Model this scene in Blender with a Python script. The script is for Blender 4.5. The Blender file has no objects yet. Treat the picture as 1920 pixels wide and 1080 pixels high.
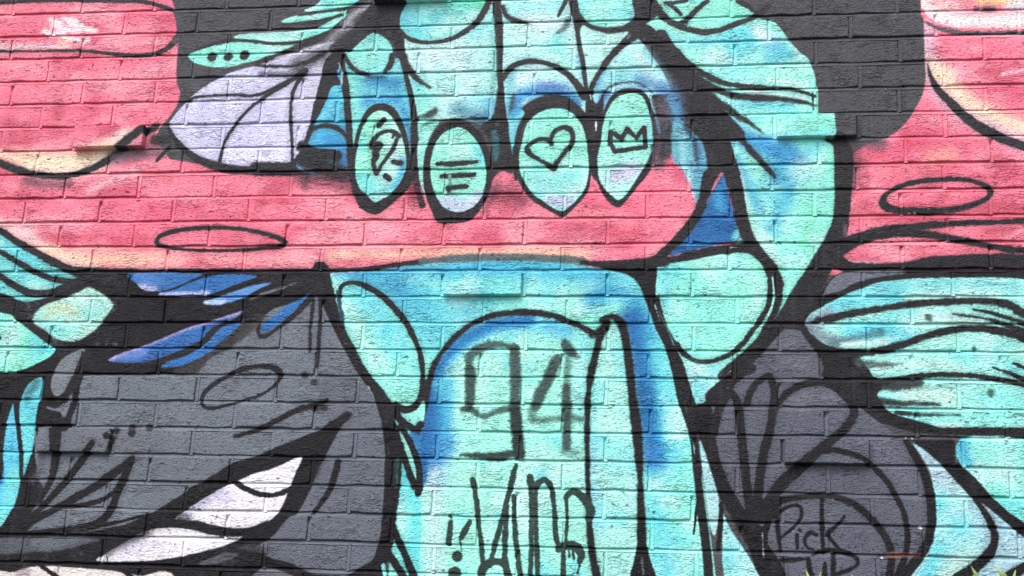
import bpy, bmesh, math, random
import numpy as np
from mathutils import Matrix, Vector

S = bpy.context.scene
# ------------------------------------------------------------------ camera
CAM = np.array([0.838814, -4.07613151, 0.76999065])
YAW, PITCH, ROLL, FPX = .167891088, .316459164, .051353051, 3007.49942
def _axes():
    c, s = math.cos(YAW), math.sin(YAW); R1 = np.array([[c, s, 0], [-s, c, 0], [0, 0, 1]])
    c, s = math.cos(PITCH), math.sin(PITCH); R2 = np.array([[1, 0, 0], [0, c, s], [0, -s, c]])
    R = R2 @ R1
    c, s = math.cos(ROLL), math.sin(ROLL)
    return c*R[0] + s*R[2], R[1], -s*R[0] + c*R[2]
RIGHT, FWD, UP = _axes()
cam_data = bpy.data.cameras.new('camera')
cam = bpy.data.objects.new('camera', cam_data); S.collection.objects.link(cam)
m = Matrix(((RIGHT[0], UP[0], -FWD[0], CAM[0]), (RIGHT[1], UP[1], -FWD[1], CAM[1]),
            (RIGHT[2], UP[2], -FWD[2], CAM[2]), (0, 0, 0, 1)))
cam.matrix_world = m
cam_data.sensor_width = 36; cam_data.lens = FPX/1920*36; cam_data.clip_end = 500
S.camera = cam

# ------------------------------------------------------------------ light
SUN_EL, SUN_AZ = math.radians(56), math.radians(200)      # azimuth measured clockwise from +Y
world = bpy.data.worlds.new('World'); S.world = world; world.use_nodes = True
wn = world.node_tree.nodes; wl = world.node_tree.links
sky = wn.new('ShaderNodeTexSky'); sky.sky_type = 'NISHITA'; sky.sun_disc = False
sky.sun_elevation = SUN_EL; sky.sun_rotation = SUN_AZ
sky.air_density = 1.0; sky.dust_density = 4.0; sky.ozone_density = 1.0
bg = wn['Background']; bg.inputs['Strength'].default_value = 0.15
wl.new(sky.outputs[0], bg.inputs[0])
sun_d = bpy.data.lights.new('sun', 'SUN'); sun_d.energy = 0.9; sun_d.angle = math.radians(40); sun_d.color = (1, .97, .93)
sun = bpy.data.objects.new('sun', sun_d); S.collection.objects.link(sun)
sd = Vector((math.sin(SUN_AZ)*math.cos(SUN_EL), math.cos(SUN_AZ)*math.cos(SUN_EL), math.sin(SUN_EL)))
sun.rotation_euler = sd.to_track_quat('Z', 'Y').to_euler()
S.view_settings.view_transform = 'Standard'; S.view_settings.look = 'None'
S.view_settings.gamma = 1; S.view_settings.use_curve_mapping = False
S.view_settings.exposure = 0.97

# ------------------------------------------------------------------ the mural, as flat spray paint in wall coordinates
X0, X1, Z0, Z1, PPM = -2.35, 2.65, 0.0, 3.6, 600
W, H = int((X1-X0)*PPM), int((Z1-Z0)*PPM)
rng = np.random.default_rng(7)
def wall_pt(p):
    """points of the survey drawing (N,2) -> canvas coordinates on the wall"""
    p = np.asarray(p, float)
    d = FWD[None] + ((p[:, 0:1]-960)/FPX)*RIGHT[None] - ((p[:, 1:2]-540)/FPX)*UP[None]
    t = -CAM[1]/d[:, 1:2]
    w = CAM[None] + d*t
    return np.stack([(w[:, 0]-X0)*PPM, (Z1-w[:, 2])*PPM], 1)
def vnoise(step, amp=1.0, stepx=None):
    sx = stepx or step
    g = rng.standard_normal((int(H/step)+3, int(W/sx)+3)).astype(np.float32)
    ys = np.arange(H)/step; xs = np.arange(W)/sx
    yi = ys.astype(int); xi = xs.astype(int); fy = (ys-yi).astype(np.float32); fx = (xs-xi).astype(np.float32)
    fy = fy*fy*(3-2*fy); fx = fx*fx*(3-2*fx)
    a = g[yi]*(1-fy[:, None]) + g[yi+1]*fy[:, None]
    return (a[:, xi]*(1-fx) + a[:, xi+1]*fx)*amp
RAG = vnoise(2.2, .45) + vnoise(6, .55) + vnoise(24, .5)       # ragged spray edges
SPK = rng.standard_normal((H, W)).astype(np.float32)*.5 + vnoise(2, .5)
C = np.empty((H, W, 3), np.float32)
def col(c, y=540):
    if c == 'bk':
        t = min(max(y/1080, 0), 1)  # surface sheen put into the colour: black is paler towards the top
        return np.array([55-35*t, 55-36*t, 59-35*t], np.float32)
    if c == 'ch':
        return np.array([77, 78, 83], np.float32)
    return np.array(c, np.float32)
def P(s):
    if not isinstance(s, str): return np.array(s, float)
    r = [[float(v) for v in q.split(',')] for q in s.split()]
    if len({len(q) for q in r}) > 1: r = [q if len(q) == 3 else q+[math.nan] for q in r]
    return np.array(r)
def catmull(p, closed, n=7):
    N = len(p)
    if N < 3 and not closed: 
        t = np.linspace(0, 1, 8)[:, None]; return p[0]*(1-t)+p[-1]*t
    if closed: q = np.concatenate([p[-1:], p, p[:2]])
    else: q = np.concatenate([2*p[:1]-p[1:2], p, 2*p[-1:]-p[-2:-1]])
    out = []
    t = (np.arange(n)/n)[:, None]
    for i in range(len(q)-3):
        a, b, c, d = q[i], q[i+1], q[i+2], q[i+3]
        out.append(.5*((2*b)+(c-a)*t+(2*a-5*b+4*c-d)*t*t+(3*b-a-3*c+d)*t**3))
    if not closed: out.append(p[-1:])
    return np.concatenate(out)
def blur(a, r):
    r = max(int(r), 1)
    for _ in range(3):
        for ax in (0, 1):
            pad = [(0, 0), (0, 0)]; pad[ax] = (r+1, r)
            c = np.cumsum(np.pad(a, pad, mode='edge'), axis=ax)
            n = 2*r+1
            a = (c[n:] - c[:-n])/n if ax == 0 else (c[:, n:] - c[:, :-n])/n
    return a
def box(pts, m):
    x0 = max(int(pts[:, 0].min()-m), 0); x1 = min(int(pts[:, 0].max()+m)+1, W)
    y0 = max(int(pts[:, 1].min()-m), 0); y1 = min(int(pts[:, 1].max()+m)+1, H)
    return x0, y0, x1, y1
def comp(b, a, c, op, clip=None):
    x0, y0, x1, y1 = b
    if x1 <= x0 or y1 <= y0: return
    a = a*op
    if clip is not None:
        (u0, v0, u1, v1), k = clip
        m2 = np.zeros_like(a)
        xa, xb, ya, yb = max(x0, u0), min(x1, u1), max(y0, v0), min(y1, v1)
        if xb <= xa or yb <= ya: return
        m2[ya-y0:yb-y0, xa-x0:xb-x0] = k[ya-v0:yb-v0, xa-u0:xb-u0]
        a = a*m2
    a = a[..., None]
    C[y0:y1, x0:x1] = C[y0:y1, x0:x1]*(1-a) + c*a
def fill(s, c, soft=1.0, op=1.0, clip=None, smooth=True, paint=True):
    p = P(s)[:, :2]; ym = p[:, 1].mean()
    q = catmull(p, True) if smooth else p
    q = wall_pt(q)
    b = box(q, 6+soft*3); x0, y0, x1, y1 = b
    if x1 <= x0 or y1 <= y0: return (b, np.zeros((1, 1), np.float32))
    h, w = y1-y0, x1-x0
    acc = np.zeros((h*2, w+2), np.float32)
    xa, ya = q[:, 0]-x0, (q[:, 1]-y0)*2
    xb, yb = np.roll(xa, -1), np.roll(ya, -1)
    for i in range(len(q)):
        if ya[i] == yb[i]: continue
        sg = 1 if ya[i] < yb[i] else -1
        lo, hi = (ya[i], yb[i]) if sg > 0 else (yb[i], ya[i])
        r0, r1 = max(math.ceil(lo-.5), 0), min(math.ceil(hi-.5), h*2)
        if r1 <= r0: continue
        r = np.arange(r0, r1)
        x = np.clip(xa[i]+(r+.5-ya[i])/(yb[i]-ya[i])*(xb[i]-xa[i]), 0, w)
        xi = x.astype(int); f = (x-xi).astype(np.float32)
        np.add.at(acc, (r, xi), sg*(1-f)); np.add.at(acc, (r, xi+1), sg*f)
    a = np.abs(np.cumsum(acc, 1))[:, :w].clip(0, 1)
    a = (a[0::2]+a[1::2])*.5
    a = blur(a, max(1, soft*.62))
    k = max(1.2, soft*1.2)
    a = np.clip((a-.5)*(1.7 if soft < 3 else 1.1)+.5 + RAG[y0:y1, x0:x1]*.16 + (SPK[y0:y1, x0:x1]*.10*((a > .02) & (a < .98)) if soft >= 3 else 0), 0, 1)
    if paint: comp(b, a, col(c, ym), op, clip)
    return (b, a)
def stroke(s, c='bk', w=8, soft=1.3, op=1.0, clip=None, smooth=True):
    p = P(s)
    if p.shape[1] == 2: p = np.concatenate([p, np.full((len(p), 1), w)], 1)
    p[np.isnan(p)] = w
    ym = p[:, 1].mean()
    q = catmull(p, False) if smooth else p
    g = wall_pt(q[:, :2]); r = np.maximum(q[:, 2], .5)*.5*.95
    if len(g) == 1: g = np.concatenate([g, g+.01]); r = np.concatenate([r, r])
    if soft >= 6: soft *= 1.3
    M = r.max()+soft*2+4
    b = box(g, M); x0, y0, x1, y1 = b
    if x1 <= x0 or y1 <= y0: return
    if isinstance(c, str) and c == 'bk' and clip is None and soft < 3 and q[:, 2].max() > (7 if ym < 660 else 12):
        stroke(np.column_stack([q[::3, :2], q[::3, 2]+3]), c, w, 8, .25*op, clip, False)       # overspray round the line
    D = np.full((y1-y0, x1-x0), -99., np.float32)
    for i in range(len(g)-1):
        sb = box(g[i:i+2], max(r[i], r[i+1])+soft*2+4); u0, v0, u1, v1 = sb
        if u1 <= u0 or v1 <= v0: continue
        X = np.arange(u0, u1, dtype=np.float32)[None]-g[i, 0]; Y = np.arange(v0, v1, dtype=np.float32)[:, None]-g[i, 1]
        dx, dy = g[i+1]-g[i]; L = dx*dx+dy*dy+1e-9
        t = np.clip((X*dx+Y*dy)/L, 0, 1)
        d = (r[i]+(r[i+1]-r[i])*t) - np.hypot(X-t*dx, Y-t*dy)
        V = D[v0-y0:v1-y0, u0-x0:u1-x0]
        np.maximum(V, d.astype(np.float32), out=V)
    D = D + RAG[y0:y1, x0:x1]*min(1.1, .5+soft*.2)
    if soft > 3: D = D + SPK[y0:y1, x0:x1]*soft*.22
    a = np.clip(D/(2*soft)+.5, 0, 1); a = a*a*(3-2*a)
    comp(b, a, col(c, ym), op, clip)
def dots(s, w, c='bk', soft=1.5, op=1.0):
    for x, y in P(s): stroke([[x, y], [x+.5, y+.5]], c, w, soft, op, smooth=False)

PK = (244, 126, 150); LP = (252, 166, 182); DP = (204, 78, 106); CR = (250, 228, 196); MI = (140, 240, 216); LM = (185, 244, 232)
CY = (92, 208, 222); SK = (80, 172, 216); BL = (66, 140, 206); DB = (42, 102, 176); LV = (208, 208, 240); WH = (240, 238, 246)
GR = (98, 103, 115); GR2 = (110, 118, 128); SG = (92, 96, 109)

def paint_mural():
    C[:] = col('ch')
    # ---- pink ground of the upper half
    pink = fill('-420,-420 2300,-420 2300,516 -420,516', PK, smooth=False)
    for i in range(260):                                       # uneven passes of the can
        x, y = rng.uniform(-200, 2100), rng.uniform(-100, 500)
        stroke([[x, y], [x+rng.uniform(30, 130), y+rng.uniform(-8, 8)]], [DP, LP, (250, 150, 164), (226, 100, 126)][i % 4], rng.uniform(14, 34), 12, rng.uniform(.3, .75), pink, smooth=False)
    for s_ in ('165,60 175,140 170,200', '1850,110 1900,120', '1900,310 1840,330', '330,390 280,400'): stroke(s_, DP, 34, 16, .45, pink)
    stroke('-60,82 60,86 150,88 300,80', LP, 16, 8, .8); stroke('-20,90 60,89 130,88', (250, 225, 228), 9, 5, .8)
    stroke('60,308 130,316 190,300 240,262', (252, 240, 226), 34, 14, .95, pink)
    stroke('0,290 60,300 150,300 200,280', CR, 30, 14, .8, pink)
    stroke('40,296 110,300 170,296', (250, 228, 190), 20, 10, .5, pink)
    stroke('0,425 40,440 90,468 140,492 170,500', (250, 214, 212), 30, 12, .9, pink)
    stroke('90,468 150,485 230,488 330,488', (250, 212, 172), 24, 10, .7, pink)
    stroke('150,470 300,478', (250, 206, 178), 20, 12, .4, pink)
    stroke('300,490 400,485 520,484 650,484', (252, 172, 176), 22, 12, .8, pink)
    stroke('620,478 740,476 860,474 1000,472 1100,476', (250, 208, 172), 18, 10, .85, pink)
    stroke('900,440 930,450', DP, 30, 14, .6, pink)
    stroke('1560,455 1600,470', (232, 100, 122), 22, 8, .6, pink)
    stroke('1735,60 1738,110 1760,165 1800,205 1860,240 1930,262', (228, 190, 212), 34, 12, .9, pink)
    stroke('1762,140 1795,175 1840,205 1900,232 1960,250', CR, 30, 12, .85, pink)
    stroke('1745,120 1772,140', CR, 24, 12, .7, pink)
    stroke('1745,300 1780,290', (246, 180, 156), 24, 12, .6, pink)
    stroke('1880,139 1925,131', WH, 7, 4, .8)
    stroke('1738,120,3 1744,142,7 1757,166,12 1778,188,15 1804,214,17 1832,236,18 1866,254,18 1905,270,17 1960,290,17', 'bk', soft=1.6)
    stroke('1900,150 1905,180', DP, 26, 14, .6, pink)
    # cream and white end of the horn, upper right corner
    h = fill('1724,-120 1726,0 1731,18 1740,32 1757,43 1785,51 1820,54 1920,54 2150,50 2150,-120', (238, 140, 158))
    stroke('1724,-60 1728,0 1740,22 1770,35 1820,40 1940,38', (246, 236, 240), 30, 10, 1, h)
    stroke('1760,10 1790,15', (250, 210, 205), 26, 12, .8, h)
    stroke('1840,-4 1900,0', (246, 214, 140), 22, 7, .95, h); stroke('1900,10 1980,6', WH, 26, 10, .9, h)
    stroke('1733,42,5 1757,52,8 1785,59,9 1820,62,8 1925,61,7 2100,60,7', (92, 92, 97), soft=2)
    stroke('1828,18 1860,17', (92, 82, 92), 9, 3.5, .9, h)
    # white splash, upper left
    for s_ in ('96,38 112,44,14 100,48', '120,34 140,40 150,50', '84,60 100,64 120,60', '110,52 140,58 172,56', '118,70 150,76 164,74', '130,44 160,52 178,58'):
        stroke(P(s_)[:, :2], (250, 248, 250), 11, 5.5, .85)
    stroke('112,76 124,80', (246, 214, 170), 9, 4, .8)
    stroke('294,455,8 300,444,9 320,436,10 350,430,9 390,427,9 430,428,8 470,433,8 505,441,8 528,449,9 535,456,9 524,462,8 495,465,7 450,469,6 400,470,6 350,468,6 318,464,7 298,459,8', 'bk')
    # ---- charcoal ground behind the feathers
    fill('322,-420 322,0 329,18 333,50 336,80 332,110 331,150 339,178 331,200 318,220 300,240 292,262 320,300 480,322 660,345 700,330 1240,290 1560,262 1600,270 1600,-420', 'ch', 1.2, smooth=False)
    fill('1500,-420 1500,-420 1724,-420 1724,-420 1726,0 1731,30 1733,90 1735,150 1726,185 1706,220 1682,246 1650,264 1618,276 1590,300 1560,330 1530,280', 'ch', 1.2)
    stroke('1580,270 1600,300 1596,340 1586,350', (92, 60, 70), 24, 12, .75)
    stroke('1600,262 1650,268', 'ch', 22, 10, .8)
    for s_ in ('640,-30 700,40 760,90 680,60 620,90 600,140 560,120', ): fill(s_, 'bk', 6, .55)
    # ---- left muzzle line
    stroke('-60,285,14 -6,304,14 30,318,14 70,328,13 120,331,12 160,321,13 200,302,16 240,272,18 268,250,18 292,238,14', 'bk', soft=2.5)
    stroke('50,340 90,348 130,345', (95, 70, 82), 16, 9, .75)
    stroke('215,296 270,288 305,282', (112, 98, 108), 26, 9, .8); stroke('290,262 310,262', 'bk', 20, 5, .9)
    stroke('170,358 205,340 250,322', (246, 205, 216), 12, 7, .8)
    stroke('318,275 296,301', 'bk', 8, 1.2)
    # ---- tongue outline
    stroke('-60,5,11 0,4,11 100,1,10 240,2,9 285,7,9 315,16,8 328,22,6', 'bk')
    stroke('-60,100,6 0,97,6 60,97,5 110,96,6 165,96,6 210,101,8 250,104,8 290,101,9 318,88,11 336,70,8', 'bk')
    fill('328,24 332,55 322,80 338,78 338,20', 'ch')
    # ---- lavender feather
    lav = fill('318,236 330,214 352,190 382,165 420,143 462,129 522,112 575,92 622,80 650,88 622,122 604,158 592,200 580,245 568,285 552,308 505,313 440,310 372,292 335,266', LV)
    stroke('480,60 600,95 590,180', (202, 202, 214), 60, 20, .5, lav); stroke('430,290 520,300', WH, 16, 10, .6, lav)
    stroke('560,120 640,90', 'ch', 30, 10, .75, lav); stroke('330,200 420,160 470,150', (222, 224, 246), 20, 8, .7, lav)
    stroke('316,240,5 324,256,8 345,280,11 380,304,13 430,318,15 490,319,15 555,311,14', 'bk')
    stroke('480,316 540,318 600,312 660,318', 'bk', 26, 3)
    stroke('352,190,4 368,183,6 400,180,5 440,178,5 478,179,6 512,167,8 545,150,10 572,135,14', 'bk')
    stroke('412,303,6 419,272,6 430,250,6 450,224,6 476,198,7 505,176,8 540,155,9', 'bk')
    stroke('573,132,10 555,160,7 547,182,6 545,226,6 547,262,6 549,300,7', 'bk')
    stroke('480,123,5 510,125,6 548,125,7 580,116,10 608,100,12', 'bk')
    stroke('490,138 540,140 570,128', 'ch', 10, 5, .7); stroke('520,108 570,96 600,86', (214, 214, 228), 10, 4, .8)
    # ---- mint feather with three dots
    a = fill('353,103 375,94 402,85 438,79 482,80 530,83 566,84 545,92 520,100 490,112 465,118 430,127 400,127 372,121 359,114', MI)
    stroke('353,100,2 400,83,7 440,75,8 482,79,5 510,82,6 545,81,7 580,72,9 625,50,12', 'bk'); 
    stroke('480,119,6 510,107,9 548,92,9 590,76,13 630,50,18', 'bk')
    dots('397,107', 19); dots('427,106', 17); dots('458,104', 18)
    fill('438,72 450,66 480,63 538,60 590,53 615,42 636,30 652,26 640,38 620,54 592,68 562,76 530,79 505,79 478,75', MI, 2)
    stroke('450,68 500,64 540,66', (150, 190, 188), 8, 4, .6)
    fill('526,42 552,31 600,24 648,17 640,30 600,39 565,43', MI); fill('570,22 584,13 602,0 622,-40 760,-60 690,-10 656,10 612,19', MI, 2)
    stroke('530,47,2 570,43,7 605,38,7 640,28,7', 'bk', soft=1.6); stroke('560,29,3 590,24,6 640,17,6 690,10,7', 'bk', soft=1.6)
    stroke('648,42 668,24 700,8 735,-8', (186, 190, 200), 13, 6, .8); stroke('612,84 630,64 655,48', (165, 165, 178), 14, 7, .7)
    fill('690,14 720,-20 760,-40 760,30 755,58 765,90 742,66 704,58 678,72 650,96 630,104 618,90 650,64 672,40', 'bk', 2.5, .92)
    # ---- dark wedge and teal side of the first finger
    t = fill('612,150 640,120 660,160 664,250 664,330 560,318 575,270 590,215', SK, 2)
    stroke('620,165 640,180 640,220', CY, 16, 8, .8, t); stroke('600,225 620,200', CY, 16, 8, .7, t); stroke('600,300 660,300', 'bk', 30, 8, .8, t)
    stroke('640,280 652,320', BL, 16, 7, .8, t)
    fill('640,96 648,110 640,122 632,140 640,158 622,164 612,190 600,216 590,232 580,262 566,296 552,314 540,310 560,290 572,262 582,228 590,192 600,155 612,112', 'bk', 1.6)
    stroke('570,300 610,318 640,325', 'bk', 30, 5); stroke('565,275 600,285 630,292', 'bk', 22, 3)
    fill('576,268 583,250 598,243 618,243 638,250 652,266 656,276 600,278', SK, 2); stroke('615,262 640,268', BL, 16, 7, .8)
    stroke('574,268,8 584,246,9 600,237,10 622,237,10 640,246,9 654,262,8', 'bk', soft=1.8)
    # ---- first finger
    f = fill('642,112 650,110 740,110 757,120 766,160 774,215 780,260 775,300 668,310 655,250 650,190', (112, 214, 216), 1.5)
    stroke('700,150 745,158', DB, 26, 14, .75, f); stroke('690,190 750,188', BL, 22, 12, .8, f); stroke('755,205 768,260', BL, 18, 9, .8, f)
    stroke('655,150 662,200 662,260', MI, 14, 6, .9, f); stroke('755,130 765,180', CY, 14, 8, .6, f)
    fill('646,99 660,86 680,72 698,62 716,68 732,82 737,102 730,124 712,136 690,138 668,130 654,115', (140, 232, 218)); stroke('670,85 700,75', SK, 14, 8, .5); stroke('700,115 715,118', (130, 210, 190), 20, 9, .5)
    stroke('646,102,5 652,116,8 666,132,8 690,141,7', 'bk', soft=1.6); stroke('690,141 720,146', 'bk', 6, 4, .45)
    stroke('736,104,12 732,122,12 722,134,8', 'bk', soft=1.6); fill('655,98 680,76 704,62 732,72 742,98 744,108 758,108 760,60 700,42 640,80', 'bk', 1.2)
    fill('660,97 700,67 722,74 735,100 700,96', (140, 232, 218), 2)
    stroke('638,96,14 643,130,12 648,165,12 652,205,12 655,255,13 659,320,14 668,362,14', 'bk')
    stroke('636,120,3 640,135,5 641,158,3', (200, 230, 235), 4, 1.5, .8)
    stroke('742,60,18 751,85,15 756,110,13 761,132,12 768,160,13 773,188,13 778,220,16 782,262,22 785,315,26', 'bk')
    # ---- second finger
    g = fill('758,60 768,30 930,0 936,60 940,150 944,215 930,250 905,235 860,222 812,228 786,245 782,210 774,170 764,130', (176, 240, 232), 1.5)
    stroke('790,110 850,110 860,170', (214, 240, 244), 60, 24, .7, g); stroke('925,40 932,110 930,160', MI, 24, 12, .7, g)
    stroke('915,195 905,235 925,245', (80, 165, 200), 34, 15, .85, g); stroke('870,200 900,190', CY, 26, 12, .6, g); stroke('785,160 795,210', MI, 26, 12, .8, g)
    stroke('832,150 850,160', MI, 26, 14, .6, g)
    stroke('756,105,13 764,125,12 776,142,11 790,155,8 806,164,4', 'bk', soft=3); stroke('780,224 796,220 815,208', 'bk', 12, 4, .85)
    k = fill('750,50 752,28 762,8 780,-20 930,-30 918,8 902,32 880,50 850,66 820,75 795,77 770,72 758,64', (120, 222, 212))
    stroke('760,20 765,50', SK, 18, 9, .6, k); stroke('800,60 860,50 890,30', (196, 244, 234), 22, 10, .9, k); stroke('850,5 905,8', (90, 200, 140), 16, 8, .85, k)
    stroke('752,60,10 762,70,9 778,77,9 800,80,8 825,78,9 855,69,10 882,52,11 902,32,12 915,6,12 922,-25,12', 'bk')
    stroke('930,-20,16 932,15,16 936,60,17 938,110,16 940,155,14 943,212,18 947,270,20', 'bk', soft=1.6)
    stroke('858,205 880,215 905,225', (96, 150, 176), 26, 10, .8, g); stroke('922,60 926,120 922,180', (110, 160, 166), 10, 6, .6, g); stroke('776,90 782,120 800,150', (150, 190, 196), 10, 7, .6, g)
    stroke('890,225 915,232', (60, 84, 100), 14, 6, .7)
    fill('936,150 944,150 950,205 966,222 968,262 966,300 962,326 944,322 928,332 916,350 925,300 918,262 902,236 925,215', 'bk', 3)
    fill('922,248 930,244 936,262 936,290 930,306 924,290 922,268', (64, 116, 124), 3, .8)
    fill('784,226 800,222 824,228 812,246 802,268 796,300 796,340 800,372 790,350 784,320 782,270', (138, 232, 212), 2)
    stroke('792,236 806,228 820,226', 'bk', 6, 3, .5); stroke('776,230,12 777,270,14 777,320,14 782,352,12 792,385,12', 'bk', soft=2)
    stroke('785,270,5 787,310,6 792,345,5 800,372,3', (150, 232, 214), 6, 1.3, .95)
    # overspray under the fingers
    stroke('560,335 620,345 655,350', (120, 66, 80), 26, 12, .75); stroke('770,350 776,370', (130, 62, 76), 24, 9, .7); stroke('575,325 572,352', 'bk', 10, 7, .6)
    stroke('930,360 960,365 975,375', (120, 58, 72), 30, 13, .75); stroke('945,385 950,400', (180, 76, 94), 22, 10, .5)
    # ---- nail 1
    fill('664,272 672,241 684,214 700,198 719,195 739,203 753,224 763,254 769,290 769,322 759,351 741,377 706,403 675,389 663,358 657,320', 'bk', 1.2)
    fill('668,340 690,385 706,403 742,378 772,345 782,300 768,300 740,350 706,375', 'bk', 1.5)
    n = fill('671,276 676,254 683,235 694,218 708,209 724,210 737,222 747,240 755,262 761,292 760,318 752,340 738,358 722,371 706,380 697,376 688,365 676,356 669,340 666,318 667,296', (140, 240, 205))
    stroke('715,345 738,300 740,270', (200, 240, 240), 34, 14, .85, n); stroke('756,300 752,335 738,352', SK, 14, 7, .9, n); stroke('690,372 720,368', (208, 224, 236), 14, 6, .8, n)
    stroke('709,236,9 713,230,10 721,224,9', 'bk'); stroke('697,268,9 703,258,8 714,249,8 726,245,8 738,247,8 748,255,9', 'bk')
    stroke('696,275 708,270 713,272', 'bk', 10); stroke('700,274 708,280 712,272', 'bk', 8); stroke('703,285,11 705,293,13 700,304,9 702,315,9 706,325,10', 'bk')
    stroke('706,325,9 716,308,8 728,292,8 738,275,8 743,262,8', 'bk'); stroke('738,303,10 751,306,10', 'bk'); stroke('723,330,11 730,336,11', 'bk'); stroke('738,252 735,258', 'bk', 5)
    # ---- nail 2
    fill('802,275 814,250 828,234 846,225 860,224 876,229 891,240 903,254 914,276 922,300 924,330 918,362 902,392 876,416 824,418 808,392 797,362 794,318', 'bk', 1.4)
    stroke('908,395 925,360', (110, 70, 84), 12, 7, .6)
    n = fill('815,272 821,262 831,250 843,243 858,239 872,243 885,254 896,268 905,288 910,308 912,332 907,360 896,380 880,392 860,398 842,394 827,383 815,362 808,334 808,306', (140, 240, 210))
    stroke('835,380 870,388 900,372', (200, 205, 236), 30, 8, .9, n); stroke('850,262 880,300', (170, 244, 224), 30, 12, .7, n)
    stroke('820,308,9 850,308,10 893,304,8', 'bk'); stroke('828,331,9 888,328,9', 'bk'); stroke('840,353,10 876,350,7', 'bk'); stroke('843,330,7 844,348,4', (120, 160, 150)); stroke('843,353 842,358', 'bk', 8)
    # ---- third finger
    t = fill('944,60 950,-20 1060,-40 1080,0 1088,60 1098,140 1106,185 1100,215 1060,195 1010,190 975,215 955,235 944,150', (184, 242, 236), 1.5)
    stroke('960,20 1040,10', (130, 222, 225), 30, 14, .7, t); stroke('985,40 1050,50', WH, 30, 14, .6, t); stroke('1040,70 1060,120', MI, 20, 10, .8, t)
    stroke('975,150 1000,135', (220, 236, 244), 26, 10, .7, t); stroke('960,200 975,180 1010,172 1050,172 1080,190', BL, 24, 9, .92, t); stroke('1010,160 1060,165', (110, 100, 180), 14, 9, .5, t)
    stroke('958,135 952,200 962,240', (96, 178, 196), 18, 9, .7, t); stroke('1085,110 1100,150', SK, 12, 6, .7, t)
    stroke('942,148,8 950,136,10 962,124,10 978,118,9 995,115,9 1014,117,9 1034,122,10 1052,131,11 1068,144,12 1082,160,14 1096,180,18', 'bk', soft=1.5)
    stroke('966,244,8 972,224,10 982,208,13 998,196,15 1018,187,16 1040,184,17 1060,190,16 1078,203,15 1094,222,16 1104,250,20', 'bk', soft=2.2)
    stroke('958,216 962,180', 'bk', 9, 4, .6)
    stroke('1068,-30,14 1074,5,15 1080,30,15 1084,55,13 1088,88,11 1094,125,10 1100,172,9', 'bk')
    stroke('1062,-10,9 1058,8,8 1047,30,4', 'bk'); stroke('1066,38,12 1058,52,8 1045,62,4', (60, 80, 86), 10, 4, .75); stroke('942,14,9 948,28,9 962,37,9 988,43,5', 'bk', soft=2.5)
    fill('976,228 984,224 988,232 980,250 972,275 966,300 968,330 990,368 1016,388 1042,402 1055,408 1072,395 1098,366 1108,335 1112,250 1100,214 1060,194 1000,198', 'bk', 1.2)
    fill('957,216 966,206 978,206 984,214 974,232 968,255 966,284 962,292 958,270 954,244', (112, 206, 216), 1.8); stroke('962,214 972,206', BL, 12, 5, .7); stroke('984,222,9 974,244,9 968,272,9 965,305,8 968,335,9', 'bk')
    n = fill('985,240 993,226 1007,214 1027,206 1047,204 1066,208 1081,220 1092,238 1099,260 1103,295 1104,322 1100,345 1092,362 1080,377 1066,389 1054,396 1038,391 1020,378 1003,367 992,354 980,335 974,318 974,292 979,264', (140, 240, 212))
    stroke('1000,350 1050,368 1090,350', (190, 236, 236), 30, 12, .8, n); stroke('1030,378 1066,380', (206, 206, 240), 20, 7, .9, n); stroke('1000,280 1000,320', (110, 228, 200), 20, 10, .6, n)
    stroke('1034,271,8 1030,263,8 1018,260,8 1004,263,8 993,270,9 988,278,9 993,289,9 1006,297,8 1022,306,8 1037,316,10', 'bk')
    stroke('1031,264,8 1037,250,8 1046,242,8 1058,239,9 1070,244,9 1074,256,8 1070,272,8 1058,287,8 1047,302,8 1038,315,10', 'bk')
    # ---- fourth finger
    f = fill('1104,180 1118,150 1145,108 1175,76 1204,60 1222,95 1245,138 1256,170 1250,215 1224,240 1212,190 1180,166 1150,176 1130,210 1112,225', (176, 240, 236), 1.5)
    stroke('1128,130 1118,160', SK, 18, 9, .8, f); stroke('1155,150 1190,148', (100, 190, 214), 16, 9, .6, f); stroke('1200,110 1225,150', WH, 26, 10, .5, f)
    stroke('1135,175 1125,200 1122,225', (76, 110, 190), 18, 8, .8, f); stroke('1160,168 1205,166', BL, 12, 6, .6, f); stroke('1200,150 1235,165 1248,190', (80, 140, 190), 22, 10, .8, f); stroke('1130,178,4 1142,164,6 1160,156,6 1184,154,6 1206,160,5 1222,172,3', (66, 76, 92), soft=2.2, op=.85); stroke('1150,20 1145,60', LM, 40, 20, .1)
    f2 = fill('1090,50 1140,64 1180,60 1172,76 1140,112 1116,150 1106,172 1098,120', (180, 242, 232), 1.5)
    k = fill('1087,-40 1085,10 1092,34 1108,46 1130,51 1150,51 1172,48 1184,42 1190,25 1186,8 1178,-40', (136, 236, 218)); stroke('1110,20 1150,15', LM, 24, 12, .7, k); stroke('1182,45 1188,25', (120, 190, 225), 8, 4, .8, k)
    stroke('1088,30,8 1096,42,8 1110,51,8 1132,56,9 1152,57,9 1172,54,11 1190,44,16', 'bk')
    stroke('1107,175,9 1114,155,9 1125,135,10 1140,113,12 1156,95,12 1176,76,16 1194,62,22', 'bk', soft=1.5); stroke('1176,72 1184,62', (150, 170, 176), 4, 2, .6)
    fill('1184,-40 1187,8 1191,26 1186,42 1176,56 1186,68 1200,66 1212,58 1226,30 1222,8 1214,-40', 'bk', 1.2)
    fill('1102,172 1108,176 1118,196 1132,178 1130,240 1126,300 1124,340 1110,330 1108,300 1110,240 1098,210', 'bk', 1.6)
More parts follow.
